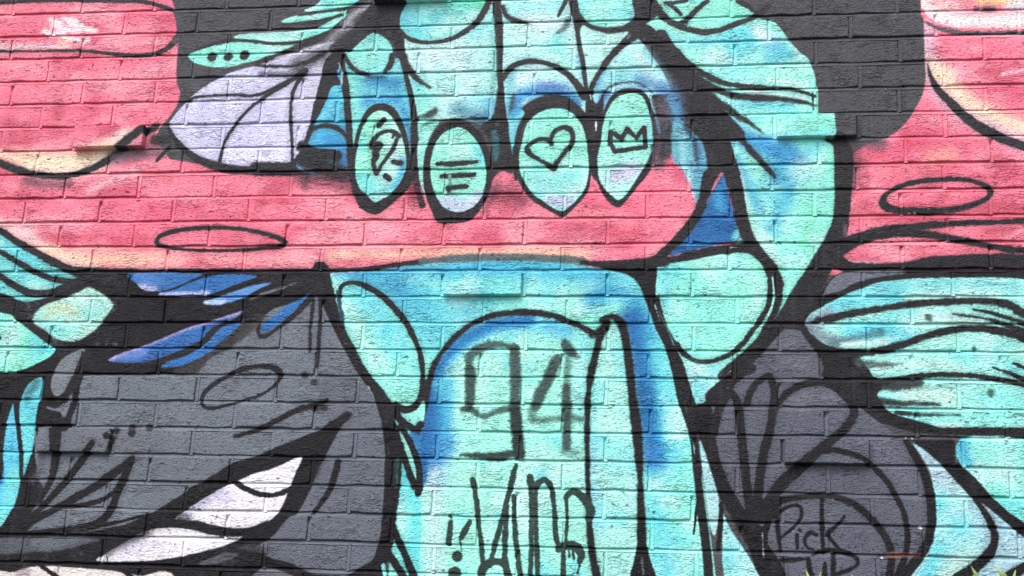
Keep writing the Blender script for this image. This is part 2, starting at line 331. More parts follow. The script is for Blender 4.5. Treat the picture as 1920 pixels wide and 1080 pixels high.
    fill('1122,270 1126,236 1136,200 1148,180 1166,168 1186,165 1204,170 1216,184 1226,212 1233,248 1234,275 1228,300 1214,328 1194,352 1172,380 1158,390 1140,378 1124,352 1116,322', 'bk', 1.3)
    n = fill('1126,270 1130,240 1137,212 1150,190 1167,178 1185,174 1200,178 1210,190 1218,212 1223,240 1224,268 1220,290 1210,311 1197,331 1184,351 1172,367 1160,376 1148,368 1134,354 1125,339 1121,320 1121,294', (146, 242, 214))
    stroke('1155,330 1185,320', (214, 208, 240), 36, 12, .9, n); stroke('1128,300 1130,340', (170, 236, 226), 14, 6, .7, n)
    stroke('1142,272,8 1145,247,9', 'bk'); stroke('1145,247,8 1156,254,8 1165,261,8', 'bk', smooth=False); stroke('1165,261,8 1175,243,8', 'bk', smooth=False); stroke('1175,243,8 1193,259,8', 'bk', smooth=False)
    stroke('1193,259,8 1207,240,9', 'bk', smooth=False); stroke('1207,240,9 1210,276,8', 'bk', smooth=False); stroke('1210,276,7 1152,285,9', 'bk', smooth=False); stroke('1152,285,9 1144,270,8', 'bk', smooth=False)
    stroke('1106,178,2 1108,188,1.5', (214, 226, 236), 2, .8); stroke('1117,228,2.4 1117,245,1.6', (214, 226, 236), 2, .8)
    # ---- right arm
    arm = fill('1205,52 1232,30 1250,10 1440,10 1440,37 1458,46 1478,67 1502,92 1518,115 1528,140 1534,165 1534,212 1564,214 1568,256 1562,262 1565,310 1566,360 1564,400 1558,440 1545,470 1528,500 1507,540 1470,596 1440,640 1400,672 1350,720 1312,762 1296,800 1270,740 1240,640 1226,560 1230,500 1370,466 1395,440 1380,360 1365,300 1340,230 1290,150 1240,90', (140, 238, 216), smooth=False)
    # paint on the arm
    stroke('1255,70 1300,80 1370,72 1420,58', (96, 196, 222), 16, 8, .8, arm); stroke('1250,60 1280,110 1350,130 1420,120', (160, 244, 226), 50, 20, .6, arm); stroke('1420,60 1450,80', (225, 236, 248), 26, 10, .9, arm)
    stroke('1330,110 1390,115', (214, 230, 236), 30, 16, .5, arm); stroke('1455,90 1475,100 1450,110', (78, 180, 206), 28, 14, .9, arm); stroke('1380,80 1440,90', SK, 14, 9, .5, arm)
    stroke('1490,85 1512,110', (190, 244, 232), 16, 7, .8, arm); stroke('1450,135 1500,130', (150, 246, 216), 26, 12, .6, arm); stroke('1440,150 1510,158', (220, 240, 240), 9, 5, .8, arm)
    stroke('1350,200 1420,195 1480,200', (98, 206, 226), 20, 9, .8, arm); stroke('1450,176 1510,184', (232, 240, 246), 5, 2.5, .9, arm); stroke('1400,172 1450,175', (225, 242, 242), 5, 3, .9, arm)
    stroke('1365,235 1400,260 1440,278 1500,300', (60, 120, 196), 30, 12, .9, arm); stroke('1345,218 1370,226', (160, 222, 240), 8, 4, .8, arm); stroke('1390,255 1440,290 1460,330', SK, 30, 13, .75, arm)
    stroke('1440,262 1475,275 1470,300', (70, 150, 208), 26, 12, .8, arm); stroke('1400,225 1450,240 1460,250', (150, 240, 220), 22, 11, .8, arm)
    stroke('1455,330 1480,345 1460,400 1445,430', (66, 165, 212), 26, 13, .75, arm); stroke('1480,300 1500,330', (72, 160, 206), 24, 12, .6, arm); stroke('1380,300 1400,350 1425,390', SK, 20, 9, .8, arm)
    stroke('1372,290 1390,340 1405,400', (200, 244, 234), 7, 4, .8, arm); stroke('1410,320 1430,360 1440,400', (160, 240, 226), 12, 6, .8, arm); stroke('1500,320 1530,300', (204, 246, 236), 34, 14, .7, arm)
    stroke('1410,420 1430,460 1450,490', (196, 246, 232), 18, 9, .7, arm); stroke('1520,400 1515,450', (110, 226, 170), 26, 14, .5, arm); stroke('1420,350 1460,380', CY, 26, 12, .6, arm)
    stroke('1530,230 1550,235', (120, 238, 200), 30, 10, .7, arm); stroke('1555,290 1562,360 1556,420', (120, 238, 204), 14, 6, .7, arm)
    stroke('1360,285 1372,298', (110, 196, 226), 8, 3, .9)
    # leaf at the top with its mark
    lf = fill('1218,-60 1226,-6 1240,12 1256,28 1272,42 1292,50 1320,54 1345,50 1370,41 1398,31 1414,24 1408,12 1390,0 1365,-14 1330,-60', (140, 238, 214)); stroke('1340,20 1380,24', (120, 232, 190), 20, 9, .7, lf); stroke('1248,0 1290,-6', LM, 16, 8, .8, lf)
    stroke('1390,0 1410,10 1440,28', 'bk', 22, 1.5); fill('1376,-6 1400,6 1416,22 1428,36 1450,40 1520,110 1600,60 1560,-60 1400,-60', 'ch', 1.2)
    fill('1440,36 1458,45 1478,66 1503,91 1518,114 1529,140 1535,166 1600,166 1600,0 1430,0 1428,30', 'ch', 1)
    stroke('1216,-20,20 1224,8,18 1238,26,15 1256,40,12 1274,49,11 1296,57,11 1322,61,12 1350,57,11 1376,47,11 1402,37,10 1422,27,12 1440,12,12', 'bk')
    stroke('1325,2,9 1304,20,9 1290,33,9 1272,48,10', 'bk'); stroke('1246,5,6 1262,5,7 1286,1,8', 'bk', smooth=False); stroke('1246,5,5 1263,14,7 1276,27,6', 'bk'); 
    # dark ridge lines
    stroke('1238,66,22 1252,86,20 1270,104,18 1290,122,16 1318,139,12 1350,154,10 1386,161,9 1440,165,8 1480,167,8 1506,173,6 1528,181,4', 'bk', soft=1.6)
    stroke('1300,140,12 1335,164,12 1372,178,13 1410,183,13 1440,184,12 1478,187,10 1508,193,7 1530,198,3', 'bk', soft=2.5)
    stroke('1312,158,16 1330,178,14 1352,196,13 1382,216,10 1410,234,6 1430,250,3', 'bk', soft=3)
    stroke('1523,175 1525,205', 'bk', 2.5)
    # dark body between the fourth finger and the arm
    B = fill('1196,70 1205,48 1226,54 1248,84 1276,112 1304,138 1328,166 1350,196 1372,222 1396,250 1386,264 1364,270 1380,300 1390,345 1400,400 1392,440 1384,410 1374,350 1366,330 1357,322 1345,334 1330,358 1316,340 1290,270 1262,238 1240,235 1228,206 1222,180 1250,176 1262,160 1246,138 1224,108 1208,84', 'bk', 1.6)
    stroke('1212,90 1240,128 1256,152', (110, 150, 160), 10, 6, .6); stroke('1244,165 1262,180 1268,215', (92, 130, 180), 24, 10, .85); stroke('1258,190 1272,240 1280,280', (96, 160, 204), 18, 8, .9)
    stroke('1238,200 1245,240 1240,285 1235,305', (96, 84, 94), 26, 8, .95); stroke('1250,240 1246,290', 'bk', 18, 7, .85); stroke('1222,185 1230,215 1236,250', (90, 120, 150), 3, 1.5, .9)
    S1 = fill('1262,232 1285,240 1300,250 1318,270 1326,310 1328,340 1318,362 1306,384 1296,350 1280,318 1262,300', (104, 176, 196), 3)
    stroke('1295,245 1308,280 1312,320', (70, 110, 160), 10, 5, .9, S1); stroke('1278,250 1282,300 1292,330', (130, 200, 214), 10, 5, .8, S1); stroke('1312,300 1316,340', (110, 190, 216), 7, 4, .8, S1)
    stroke('1285,240 1300,262 1306,300', 'bk', 8, 4, .55, S1)
    stroke('1275,300 1290,330 1302,372', (176, 210, 216), 4, 2.5, .8)
    # blue triangle
    T = fill('1357,328 1363,348 1368,372 1377,400 1388,432 1389,444 1376,454 1340,460 1300,470 1262,480 1256,476 1280,452 1304,420 1322,386 1340,352', (50, 104, 172))
    stroke('1345,360 1350,390', SK, 18, 8, .7, T); stroke('1356,335 1362,355', BL, 8, 4, .8, T); stroke('1386,430 1378,448', (110, 214, 216), 12, 5, .9, T); stroke('1290,460 1330,456', BL, 8, 4, .6, T)
    stroke('1330,330,24 1322,360,18 1314,386,17 1300,412,17 1284,434,18 1264,456,17 1240,480,18 1226,496,20', 'bk', soft=1.6)
    stroke('1345,262,40 1362,300,30 1376,345,25 1384,382,22 1392,418,22 1402,446,21 1418,470,19 1436,492,20 1450,512,20 1458,532,20', 'bk', soft=1.6)
    stroke('1390,262,11 1412,288,11 1440,318,10 1452,332,6', 'bk', soft=2.2)
    stroke('1240,492,20 1268,490,20 1290,482,18 1322,474,17 1360,467,16 1398,461,14', 'bk', soft=1.6); stroke('1370,464 1410,470', (190, 234, 226), 4, 1.5, .8)
    # thumb nail
    n = fill('1230,540 1228,516 1236,500 1262,494 1300,488 1340,480 1372,475 1400,478 1422,490 1434,510 1438,540 1436,565 1426,590 1408,616 1388,640 1368,658 1345,668 1322,673 1303,669 1284,656 1265,636 1250,612 1240,585', (138, 240, 214))
    stroke('1245,510 1250,580', (100, 200, 220), 16, 8, .7, n); stroke('1390,500 1420,540 1410,590', (180, 246, 232), 26, 12, .7, n); stroke('1300,520 1330,600', (120, 230, 214), 50, 22, .6, n)
    stroke('1360,472,10 1396,469,9 1420,479,9 1434,494,9 1442,516,9 1444,545,9 1440,572,9 1428,595,9 1410,621,9 1391,645,9 1370,663,9 1347,674,8 1322,679,8 1300,675,8 1281,661,8 1262,640,8 1247,615,9 1238,588,9 1232,560,8', 'bk')
    stroke('1452,500,9 1459,530,11 1459,560,11 1452,585,11 1440,607,10 1424,632,8', 'bk'); stroke('1448,520 1450,560 1440,592', (170, 236, 226), 2.5, 1)
    # arm outline right
    stroke('1548,262,4 1576,275,24 1578,320,26 1579,370,26 1575,420,28 1562,455,32 1546,486,36 1530,515,38 1508,552,42 1486,588,40 1462,618,40 1438,644,38', 'bk', soft=1.8)
    fill('1566,256 1590,262 1600,300 1598,350 1592,400 1588,440 1570,440 1566,330', 'bk', 2)
    stroke('1584,425 1586,450', (160, 120, 132), 7, 3, .6)
    stroke('1450,634,36 1425,655,34 1395,680,32 1368,706,34 1345,732,36 1325,762,36 1316,792,38', 'bk', soft=1.5)
    stroke('1308,765,3 1335,730,3 1370,696,2', (176, 226, 222), 3, 1, .9)
    # ---- pink pocket, halo and waves at the right
    fill('1574,488 1590,474 1620,458 1660,446 1705,440 1745,444 1785,452 1835,462 1880,470 1960,478 2100,486 2100,500 1700,498 1600,496', (236, 116, 138)); stroke('1577,489 1600,494 1650,495', (240, 226, 232), 8, 4, .9); stroke('1650,470 1700,480', LP, 22, 10, .7); stroke('1620,470 1640,478', DP, 18, 8, .6)
    stroke('1566,470,30 1590,455,20 1627,440,18 1665,431,16 1702,427,14 1752,421,12 1802,419,10 1865,417,9 1920,415,9 2080,412,9', 'bk', soft=1.6)
    stroke('1575,466,24 1602,451,22 1640,440,18 1665,438,16 1702,437,12 1740,440,12 1777,446,12 1827,456,11 1877,465,12 1925,471,12 2080,482,12', 'bk', soft=1.6)
    stroke('1560,486,30 1590,500,18 1650,502,16 1700,500,18 1750,494,22 1840,490,24 1920,490,24 2100,492,24', 'bk', soft=2)
    stroke('1654,380,12 1660,366,9 1675,355,9 1700,345,9 1727,340,9 1777,336,9 1815,339,9 1842,347,9 1856,357,9 1851,371,9 1830,382,10 1802,390,11 1765,395,12 1727,396,13 1690,395,13 1664,390,14 1654,381,13', 'bk', soft=1.5)
    stroke('1852,378 1853,403', (205, 120, 134), 4, 1.5, .8); dots('1703,400 1714,400', 3.5, (240, 235, 238)); dots('1697,820 1709,821', 4, (240, 235, 238))
    # ---- body under the pink band
    body = fill('618,512 700,508 780,497 860,490 960,488 1060,492 1100,500 1180,512 1225,560 1262,640 1296,790 1318,900 1345,1100 1380,1500 700,1500 728,1080 735,980 735,860 722,770 690,715 650,640 625,580', (132, 238, 216), 1.2, smooth=False)
    stroke('640,508 760,505 900,500 1000,498 1080,512 1160,520', (66, 168, 214), 30, 14, .95, body); stroke('850,515 1000,512 1080,520', (84, 206, 222), 20, 9, .8, body); stroke('680,520 740,540 790,575', (64, 134, 202), 44, 18, .9, body)
    stroke('780,560 830,575 880,585', (84, 196, 216), 50, 22, .85, body); stroke('790,620 830,640', CY, 40, 18, .7, body); stroke('840,545 920,550 980,545', (110, 222, 218), 40, 15, .8, body)
    stroke('1000,540 1110,545', (150, 240, 230), 34, 14, .7, body); stroke('1110,560 1150,545 1190,560 1200,590', (60, 156, 208), 34, 15, .9, body); stroke('1150,520 1190,540 1225,590 1240,640', (88, 196, 206), 30, 13, .8, body)
    stroke('1185,600 1200,640 1212,720 1222,800 1232,860', DB, 44, 12, .95, body); stroke('1222,620 1236,700 1246,780 1252,860', (70, 180, 218), 34, 13, .7, body); stroke('1234,650 1250,740 1258,800 1262,880', (100, 220, 226), 26, 13, .8, body)
    stroke('1228,850 1235,900', (64, 130, 204), 30, 12, .7, body); stroke('1225,900 1232,960 1245,1010 1250,1080 1260,1200', (80, 206, 224), 32, 14, .85, body); stroke('1245,900 1280,1000 1300,1080', (140, 240, 220), 36, 14, .7, body)
    stroke('760,820 775,900 780,980 785,1080 785,1250', (96, 226, 226), 50, 12, .9, body); stroke('808,900 810,1080 812,1250', (204, 226, 230), 22, 8, .8, body); stroke('1300,690 1350,720', (170, 226, 240), 20, 10, .6)
    stroke('690,530 740,570 790,600 850,590 900,560', (86, 196, 216), 44, 18, .7, body); stroke('800,640 815,620 850,600', (96, 206, 220), 34, 14, .6, body)
    stroke('700,515 900,512 1100,520', (78, 184, 216), 26, 12, .6, body)
    # arch
    inn = fill('790,830 796,770 802,715 810,688 826,662 846,640 875,614 906,598 940,590 990,588 1032,592 1064,602 1110,626 1104,700 1102,800 1102,930 1110,1060 1130,1500 800,1500 790,1000', (152, 240, 216), 1.2)
    stroke('812,720 832,672 864,640 910,615 960,604 1010,604 1060,618', (84, 186, 222), 36, 14, .9, inn); stroke('818,700 842,662 880,630 930,608 990,600', (44, 112, 188), 20, 8, .9, inn)
    stroke('800,750 812,780 810,830 800,860', DB, 52, 11, .95, inn); stroke('838,720 836,780 836,840', (72, 178, 216), 26, 11, .85, inn); stroke('838,830 826,870 820,900', (84, 150, 214), 30, 14, .7, inn)
    stroke('812,890 815,950 812,1080', (206, 226, 234), 30, 12, .7, inn); stroke('860,900 900,900', (170, 240, 220), 50, 20, .5, inn); stroke('1085,660 1088,760', (180, 232, 238), 16, 8, .6, inn)
    fill('772,800 790,806 800,850 800,900 786,915 776,880 766,840', DB, 3, .85)
    stroke('783,806,12 790,777,12 797,747,12 804,715,12 812,690,11 826,664,10 846,639,10 876,612,9 906,597,9 938,589,10 968,586,11 1000,586,11 1032,591,11 1062,601,10 1088,612,10 1112,626,10', 'bk', soft=2)
    # line between pink and teal
    stroke('120,506,12 250,509,10 375,508,9 480,508,9 560,507,8 655,506,8 710,501,8 745,496,9 800,490,9', 'bk', soft=1.6)
    stroke('790,490,10 860,485,14 920,483,14 970,483,14 1035,485,14 1092,489,12', (84, 104, 106), 14, 2.5, .95); stroke('1090,492,6 1130,496,12 1170,495,14 1215,492,16 1245,490,20', 'bk', soft=2)
    # digits, faded airbrush
    GY = (52, 66, 68)
    stroke('878,684,12 882,668,16 896,656,16 914,648,16 932,645,12 950,648,9 964,656,12', GY, soft=3.6, op=.8); stroke('881,694,17 882,725,18 881,756,16 878,766,12', GY, soft=3.4, op=.9)
    stroke('868,767,10 885,769,13 900,779,9 914,780,9 934,771,12 960,764,14', GY, soft=3.2, op=.8)
    stroke('964,654,17 966,700,18 966,760,18', GY, soft=3.4, op=.85); stroke('966,770,20 969,810,20 973,852,20', (34, 42, 44), soft=3.2, op=.92); stroke('865,853,5 890,854,9 915,856,14 940,855,16 962,851,12', (40, 50, 52), soft=3.0, op=.92)
    stroke('1058,642,10 1064,652,18 1072,660,16', GY, soft=3.5, op=.88); stroke('1072,664 1085,668', GY, 8, 4, .6); stroke('1044,675,18 1028,710,20 1012,740,20 1004,762,16', GY, soft=3.5, op=.88); stroke('998,765,14 998,785,14', GY, soft=4.5, op=.5)
    stroke('1000,789,8 1030,787,10 1060,784,12 1098,786,10', GY, soft=4, op=.62); stroke('1061,725,12 1062,760,15 1062,800,15 1062,838,14', GY, soft=3.5, op=.88); stroke('1064,668 1063,722', GY, 12, 5, .5); stroke('1056,846 1076,848', GY, 12, 6, .45)
    # left petal
    pt = fill('636,548 650,536 675,536 698,548 720,565 745,590 765,622 778,655 785,690 785,725 779,750 766,763 750,762 730,745 712,720 690,690 668,652 652,622 640,585', (140, 238, 216)); stroke('690,560 730,610 745,650', (92, 208, 222), 44, 18, .8, pt); stroke('655,575 670,620 700,670', (190, 246, 230), 20, 9, .7, pt)
    stroke('655,545 680,545', CY, 20, 9, .7, pt)
    stroke('635,560,8 640,538,7 658,530,7 678,533,9 700,544,10 722,560,11 744,583,11 763,608,11 778,638,10 788,665,10 792,692,9 792,728,10 786,752,11 774,764,12 758,768,12 740,760,12', 'bk')
    fill('744,778 765,776 782,768 794,752 797,768 794,790 783,800 768,796 754,788', (140, 238, 216))
    stroke('722,752,16 735,768,14 748,784,13 762,796,12 777,803,12 788,796,12', 'bk')
    stroke('600,505,30 610,545,30 620,580,26 634,616,24 650,652,24 670,690,24 692,724,28 712,750,28 724,782,24 730,812,22', 'bk', soft=1.6)
    stroke('618,585,2 630,622,1.6', (150, 152, 160)); stroke('655,690,2 668,712,2 676,730,1.6', (220, 224, 232)); stroke('690,725 700,745', (170, 190, 194), 1.8, .9); stroke('632,545,5 636,565,6 641,600,8', (44, 70, 90), soft=2)
    sl = fill('738,790 750,800 764,822 774,850 781,880 782,912 774,898 764,872 754,842 742,812', (150, 240, 216), 1)
    stroke('734,790,10 745,820,11 757,856,11 768,888,11 778,912,13', 'bk'); stroke('752,800,10 768,828,11 780,858,11 786,885,11 786,918,12', 'bk'); stroke('784,912 784,926', 'bk', 11)
    stroke('733,808,26 738,850,27 737,900,26 731,950,26 726,985,26 721,1015,28 712,1040,30 700,1068,36 690,1110,44', 'bk', soft=1.8)
    stroke('724,812 728,850', (190, 192, 200), 1.6, .8); stroke('716,965,2 714,990,4', (170, 172, 182), 3, 1.5, .8)
    stroke('745,860,6 742,910,5', (70, 120, 116), 6, 4, .7)
    stroke('728,968,14 739,996,12 751,1022,12 763,1050,12 776,1082,14 792,1130,16', 'bk'); stroke('722,1030,14 739,1054,13 756,1082,13 775,1120,14', 'bk')
    stroke('718,1060,8 722,1082,7', (96, 214, 216), soft=1.2)
    # right petal
    pt = fill('1146,608 1136,618 1128,645 1118,700 1110,770 1106,850 1107,940 1113,1010 1124,1080 1140,1200 1180,1200 1180,1090 1190,1040 1197,1000 1196,930 1194,860 1186,800 1178,740 1170,680 1166,640 1158,616', (160, 240, 224)); stroke('1112,820 1116,900 1118,980', (120, 214, 238), 20, 9, .7, pt); stroke('1150,840 1150,900', (160, 240, 216), 40, 15, .6, pt); stroke('1185,870 1188,930', (110, 214, 222), 12, 7, .6, pt)
    stroke('1150,680 1140,800', (176, 240, 220), 26, 12, .7, pt)
    stroke('1108,628,10 1118,626,12 1130,614,12 1138,604,14', 'bk', soft=3, op=.9); stroke('1136,606,12 1126,630,12 1116,665,12 1109,695,12 1103,740,11 1101,790,10 1101,850,8 1102,910,8 1104,970,9 1107,1012,11 1112,1050,12 1120,1085,14 1132,1140,16', 'bk', soft=2)
    stroke('1128,600,8 1145,594,10 1158,598,12 1168,615,14 1175,650,13 1181,700,13 1186,750,14 1193,800,16 1197,850,14 1200,900,10 1201,960,12 1203,1010,14', 'bk', soft=2); fill('1197,980 1206,980 1212,1020 1222,1058 1232,1090 1250,1200 1168,1200 1180,1090 1188,1055 1195,1020', 'bk', 1.4)
    stroke('1203,1045,3 1206,1075,5', (120, 140, 140), soft=2, op=.6)
    # left outline of the thumb root
    fill('1190,498 1222,496 1232,510 1229,540 1232,570 1243,600 1256,628 1266,660 1278,700 1290,742 1302,790 1310,840 1316,900 1324,960 1332,1020 1340,1100 1350,1250 1322,1250 1320,1090 1316,1030 1309,975 1304,925 1300,885 1296,840 1288,800 1272,755 1263,712 1256,682 1245,648 1228,612 1212,568 1196,532 1172,514 1120,500', 'bk', 1.3)
    stroke('1228,572,2 1236,600,1.6', (150, 200, 196)); stroke('1268,655 1278,690', (150, 230, 214), 2, .8); fill('1264,668 1272,664 1283,700 1294,745 1300,778 1303,788 1314,762 1350,722 1330,690 1300,684 1278,672', (160, 240, 220), 1)
    stroke('1300,700 1320,735', (150, 214, 238), 14, 7, .7); stroke('1284,744 1288,770', (120, 170, 168), 3, 1.3, .8); stroke('1298,825 1302,850', (120, 180, 176), 2.5, 1, .8)
    stroke('1262,655,12 1274,690,15 1286,730,15 1296,765,16 1304,800,16', 'bk', soft=1.3); stroke('1270,645,7 1280,665,7', 'bk')
    # lower tag, drippy green black
    TG = (44, 62, 58)
    stroke('886,898,10 889,912,11', TG); stroke('889,910,8 894,945,8 897,985,8 902,1020,8 906,1062,9', TG); stroke('967,872,8 961,895,10 954,925,9 947,950,9 938,985,8 928,1020,8 918,1058,8', TG)
    stroke('950,950,10 948,990,9 946,1035,9 950,1085,10', TG); stroke('902,1095,10 903,1070,14 914,1056,13 930,1052,10 945,1058,13 953,1080,12', TG); stroke('963,930,8 964,970,8 968,1022,9 975,1080,9 980,1120,9', TG)
    stroke('994,895,11 995,905,11', TG); stroke('995,905,9 996,960,8 996,1022,8 994,1100,8', TG); stroke('1003,925,9 1004,972,8 1006,1022,8 1009,1100,8', TG); stroke('1004,916,9 1011,904,10 1022,900,9 1032,912,9 1037,935,8 1040,972,8 1042,1005,9 1048,1027,9', TG)
    stroke('1061,932,9 1070,922,10 1083,924,12 1096,938,14 1107,955,15 1104,972,12', TG); stroke('1061,930,6 1063,975,6 1060,1018,6', TG); stroke('1048,1028,14 1065,1022,15 1082,1027,15 1090,1040,12 1087,1052,9', TG); stroke('1087,1050,6 1086,1062,3 1083,1074,3', TG); stroke('1056,1035,7 1056,1100,8', TG)
    stroke('1066,1030 1067,1044', TG, 3); stroke('1074,1032 1076,1048', TG, 3)
    stroke('844,967 846,969', TG, 6); stroke('845,978,8 843,1000,10 841,1018,10', TG); stroke('880,979,9 872,995,11 865,1007,9', TG); stroke('862,1010,3 865,1032,2.5', TG); dots('857,1042', 18, TG); dots('851,1074', 21, TG)
    # ---- lower left: black mass and grey creature
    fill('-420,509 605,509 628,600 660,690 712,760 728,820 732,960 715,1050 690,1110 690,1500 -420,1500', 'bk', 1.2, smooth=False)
    g = fill('152,722 158,704 250,702 368,700 392,672 432,652 462,618 488,598 515,578 545,570 575,566 596,552 604,570 620,606 646,656 668,696 700,742 716,790 722,850 720,930 714,1000 703,1042 688,1068 660,1088 560,1084 480,1062 500,1040 480,1010 520,985 548,940 570,890 600,850 480,870 400,900 340,940 270,980 180,1000 30,1000 60,960 70,880 60,810 90,800 130,798 146,760', GR2, 1.2, smooth=False)
    fill('595,700 700,735 718,800 722,900 712,1010 690,1066 600,1084 480,1062 520,985 570,900 620,830', GR, 4, .8, g)
    stroke('60,830 200,830 350,860 420,880', (104, 108, 118), 60, 25, .6, g)
    stroke('20,1000 120,1000 300,960', 'bk', 6)
    fill('400,640 455,600 480,590 500,592 470,625 430,655 395,672 370,698 330,704 330,690 360,680', (62, 60, 62), 4, .9)
    stroke('500,520 580,530 600,545', 'bk', 24, 5)
    # feathers in blue
    f = fill('240,514 300,511 350,512 382,515 352,530 325,541 298,547 272,545 256,532', (60, 108, 178), 1.3); stroke('262,538 290,543', (206, 198, 234), 14, 6, .9, f); stroke('260,520 300,530', (110, 140, 210), 14, 8, .6, f)
    f = fill('296,553 330,543 360,530 395,518 430,515 470,516 484,520 450,532 415,546 388,554 350,556', (60, 108, 180), 1.3); stroke('300,552 350,552 390,549', (206, 200, 236), 8, 4, .9, f)
    f = fill('382,567 404,559 440,547 475,536 512,531 488,542 462,556 432,568 408,573 390,572', (104, 146, 214), 1.3); stroke('385,568 420,566', (200, 210, 236), 8, 4, .9, f)
    stroke('470,560,2 500,549,5 530,540,4 555,531,2', (124, 128, 140), soft=2, op=.85)
    f = fill('204,676 237,660 272,648 302,636 350,616 388,605 430,592 458,583 440,598 424,606 400,624 375,647 350,660 312,676 276,685 238,682', (60, 104, 178), 1.2); stroke('204,674 240,658 300,635 350,615 388,603 425,592 456,584', (186, 166, 214), 9, 5, .9, f); stroke('230,668 270,662', (140, 150, 216), 14, 7, .7, f)
    f = fill('303,690 316,678 348,668 372,654 392,640 408,622 424,610 452,606 436,624 412,644 392,662 366,676 338,687', (64, 112, 186), 1.2)
    stroke('238,684,4 276,683,8 315,670,9 352,655,9 376,643,9 400,620,9 424,603,7', 'bk')
    f = fill('492,622 494,606 512,594 540,572 560,562 582,548 586,544 570,566 545,590 520,610 502,622', (62, 112, 188), 1.2)
    stroke('486,608,5 484,622,6 490,631,7 506,626,7 525,612,7 552,590,9 575,566,11 592,546,12', 'bk'); stroke('470,590 520,560', 'bk', 14, 5, .6)
    stroke('587,560,7 585,590,7 582,612,6 581,658,5', 'bk', soft=1.6); stroke('600,550,8 600,600,7 597,655,7 595,688,6', 'bk', soft=1.6)
    dots('571,703 590,717', 13, (58, 57, 64), 2.5)
    stroke('480,743,5 450,752,5 424,760,6 400,765,7 386,764,7 378,755,7 382,738,8 396,724,8 420,708,8 450,694,9 480,687,9 502,687,10 518,692,11 526,702,9 520,716,7 504,731,6 478,745,5', 'bk', soft=1.5); stroke('520,714 518,744', 'bk', 3)
    # teal ribbons at far left
    f = fill('-300,360 0,440 30,456 70,477 110,497 157,517 150,530 120,545 92,556 60,568 25,560 0,550 -300,480', (112, 212, 210), 1.2); stroke('20,470 60,490', CY, 30, 14, .6, f); stroke('55,538 80,540', (180, 240, 220), 14, 7, .8, f)
    stroke('-60,410,12 0,432,12 30,452,12 70,475,13 110,496,14 150,512,16 185,518,20 210,516,18', 'bk', soft=1.6)
    stroke('-60,440,9 0,472,9 40,496,10 75,514,10 105,524,10 135,528,12 160,526,14', 'bk'); stroke('-60,485,11 0,518,11 22,533,12 45,545,13 66,550,13 92,549,13 120,538,13 150,524,14', 'bk'); stroke('-60,530,12 0,560,12 22,572,14 48,574,14 75,568,13 100,560,13', 'bk')
    fill('-100,550 0,560 60,572 78,585 66,602 85,622 130,645 170,660 150,690 120,690 104,655 60,622 0,585', 'bk', 1.3)
    f = fill('165,538 148,548 112,562 82,573 68,586 62,604 88,622 108,636 130,641 152,637 178,620 198,597 214,573 200,557 182,545', (186, 236, 216), 3); stroke('90,588 110,578 130,580', (204, 200, 158), 13, 8, .6, f); stroke('150,560 180,575', (200, 244, 230), 20, 9, .8, f); stroke('100,618 150,622', (160, 240, 216), 16, 8, .7, f)
    f = fill('-200,560 0,586 30,600 60,622 88,644 104,656 92,670 66,684 38,695 0,698 -200,690', (136, 240, 208), 1.2); stroke('80,655 100,655', CY, 9, 4, .8, f); dots('-1,633', 8)
    f = fill('160,655 142,659 122,670 108,686 99,706 97,730 106,744 118,739 128,724 138,702 148,680', (118, 126, 134), 1.2)
    fill('138,735 135,752 124,782 114,774 92,768 88,762 108,766 126,750', GR2, 1.2); stroke('155,662,4 150,690,12 142,712,14 132,745,16 126,780,18 124,800,20', 'bk'); fill('138,735 134,755 124,783 116,776 124,757', GR2, 1.2)
    f = fill('80,708 78,740 72,765 66,805 62,840 54,868 44,894 40,870 38,810 38,760 46,735 58,718', (88, 204, 216), 1.2); stroke('70,715 50,745', (70, 96, 104), 12, 6, .7, f); stroke('45,780 50,860', (110, 226, 214), 12, 6, .6, f)
    f = fill('26,756 20,772 12,800 6,850 2,900 -60,1000 -60,1040 0,990 14,972 26,948 35,915 38,880 35,830 31,790 28,765', (84, 190, 226), 1.2); stroke('0,980 20,930 30,890', (136, 236, 206), 22, 9, .9, f)
    stroke('0,905 4,880', DB, 8, 4, .7, f); stroke('30,752,8 34,800,8 40,850,8 40,890,8', 'bk')
    fill('62,850 72,845 66,820 82,800 112,804 108,845 92,850', GR2, 1); fill('62,850 56,880 44,930 28,965 4,995 20,1000 50,978 72,930 66,890', 'bk', 1.2)
    # fan strokes
    stroke('108,800,22 106,845,19 100,885,14 88,914,10 75,940,8', 'bk'); stroke('176,834,12 152,866,13 122,904,13 90,938,12 52,978,12 32,1000,12', 'bk')
    stroke('247,858,8 226,878,14 190,904,15 150,928,14 102,955,14 64,976,14 32,998,16', 'bk'); stroke('249,858,8 238,885,14 222,918,14 210,950,14 198,970,14 176,985,14 140,992,12 75,998,10 20,1002,8', 'bk')
    stroke('218,918,7 200,932,8 176,942,8 150,947,8 122,951,6', 'bk')
    fill('66,845 58,870 52,905 62,940 75,944 84,920 66,890 60,860', 'bk', 2, .8); stroke('60,900 75,880 82,850', (84, 86, 92), 12, 5, .7)
    dots('203,819 247,812', 13, (40, 39, 44)); dots('217,807 280,801 247,802', 12, (50, 49, 54), 2.5); stroke('214,822,9 208,835,7 203,847,4', 'bk', soft=2.5, op=.8)
    # black swoosh with white feathers
    fill('655,776 645,778 622,790 600,806 567,820 517,840 480,855 437,868 387,900 362,912 337,930 300,952 270,970 237,984 200,992 150,1000 0,1004 -100,1002 -100,1500 690,1500 700,1050 650,1080 560,1075 490,1050 480,1030 500,1008 535,975 556,945 572,910 592,886 606,865 618,842 634,812 650,786', 'bk', 1.2, smooth=False)
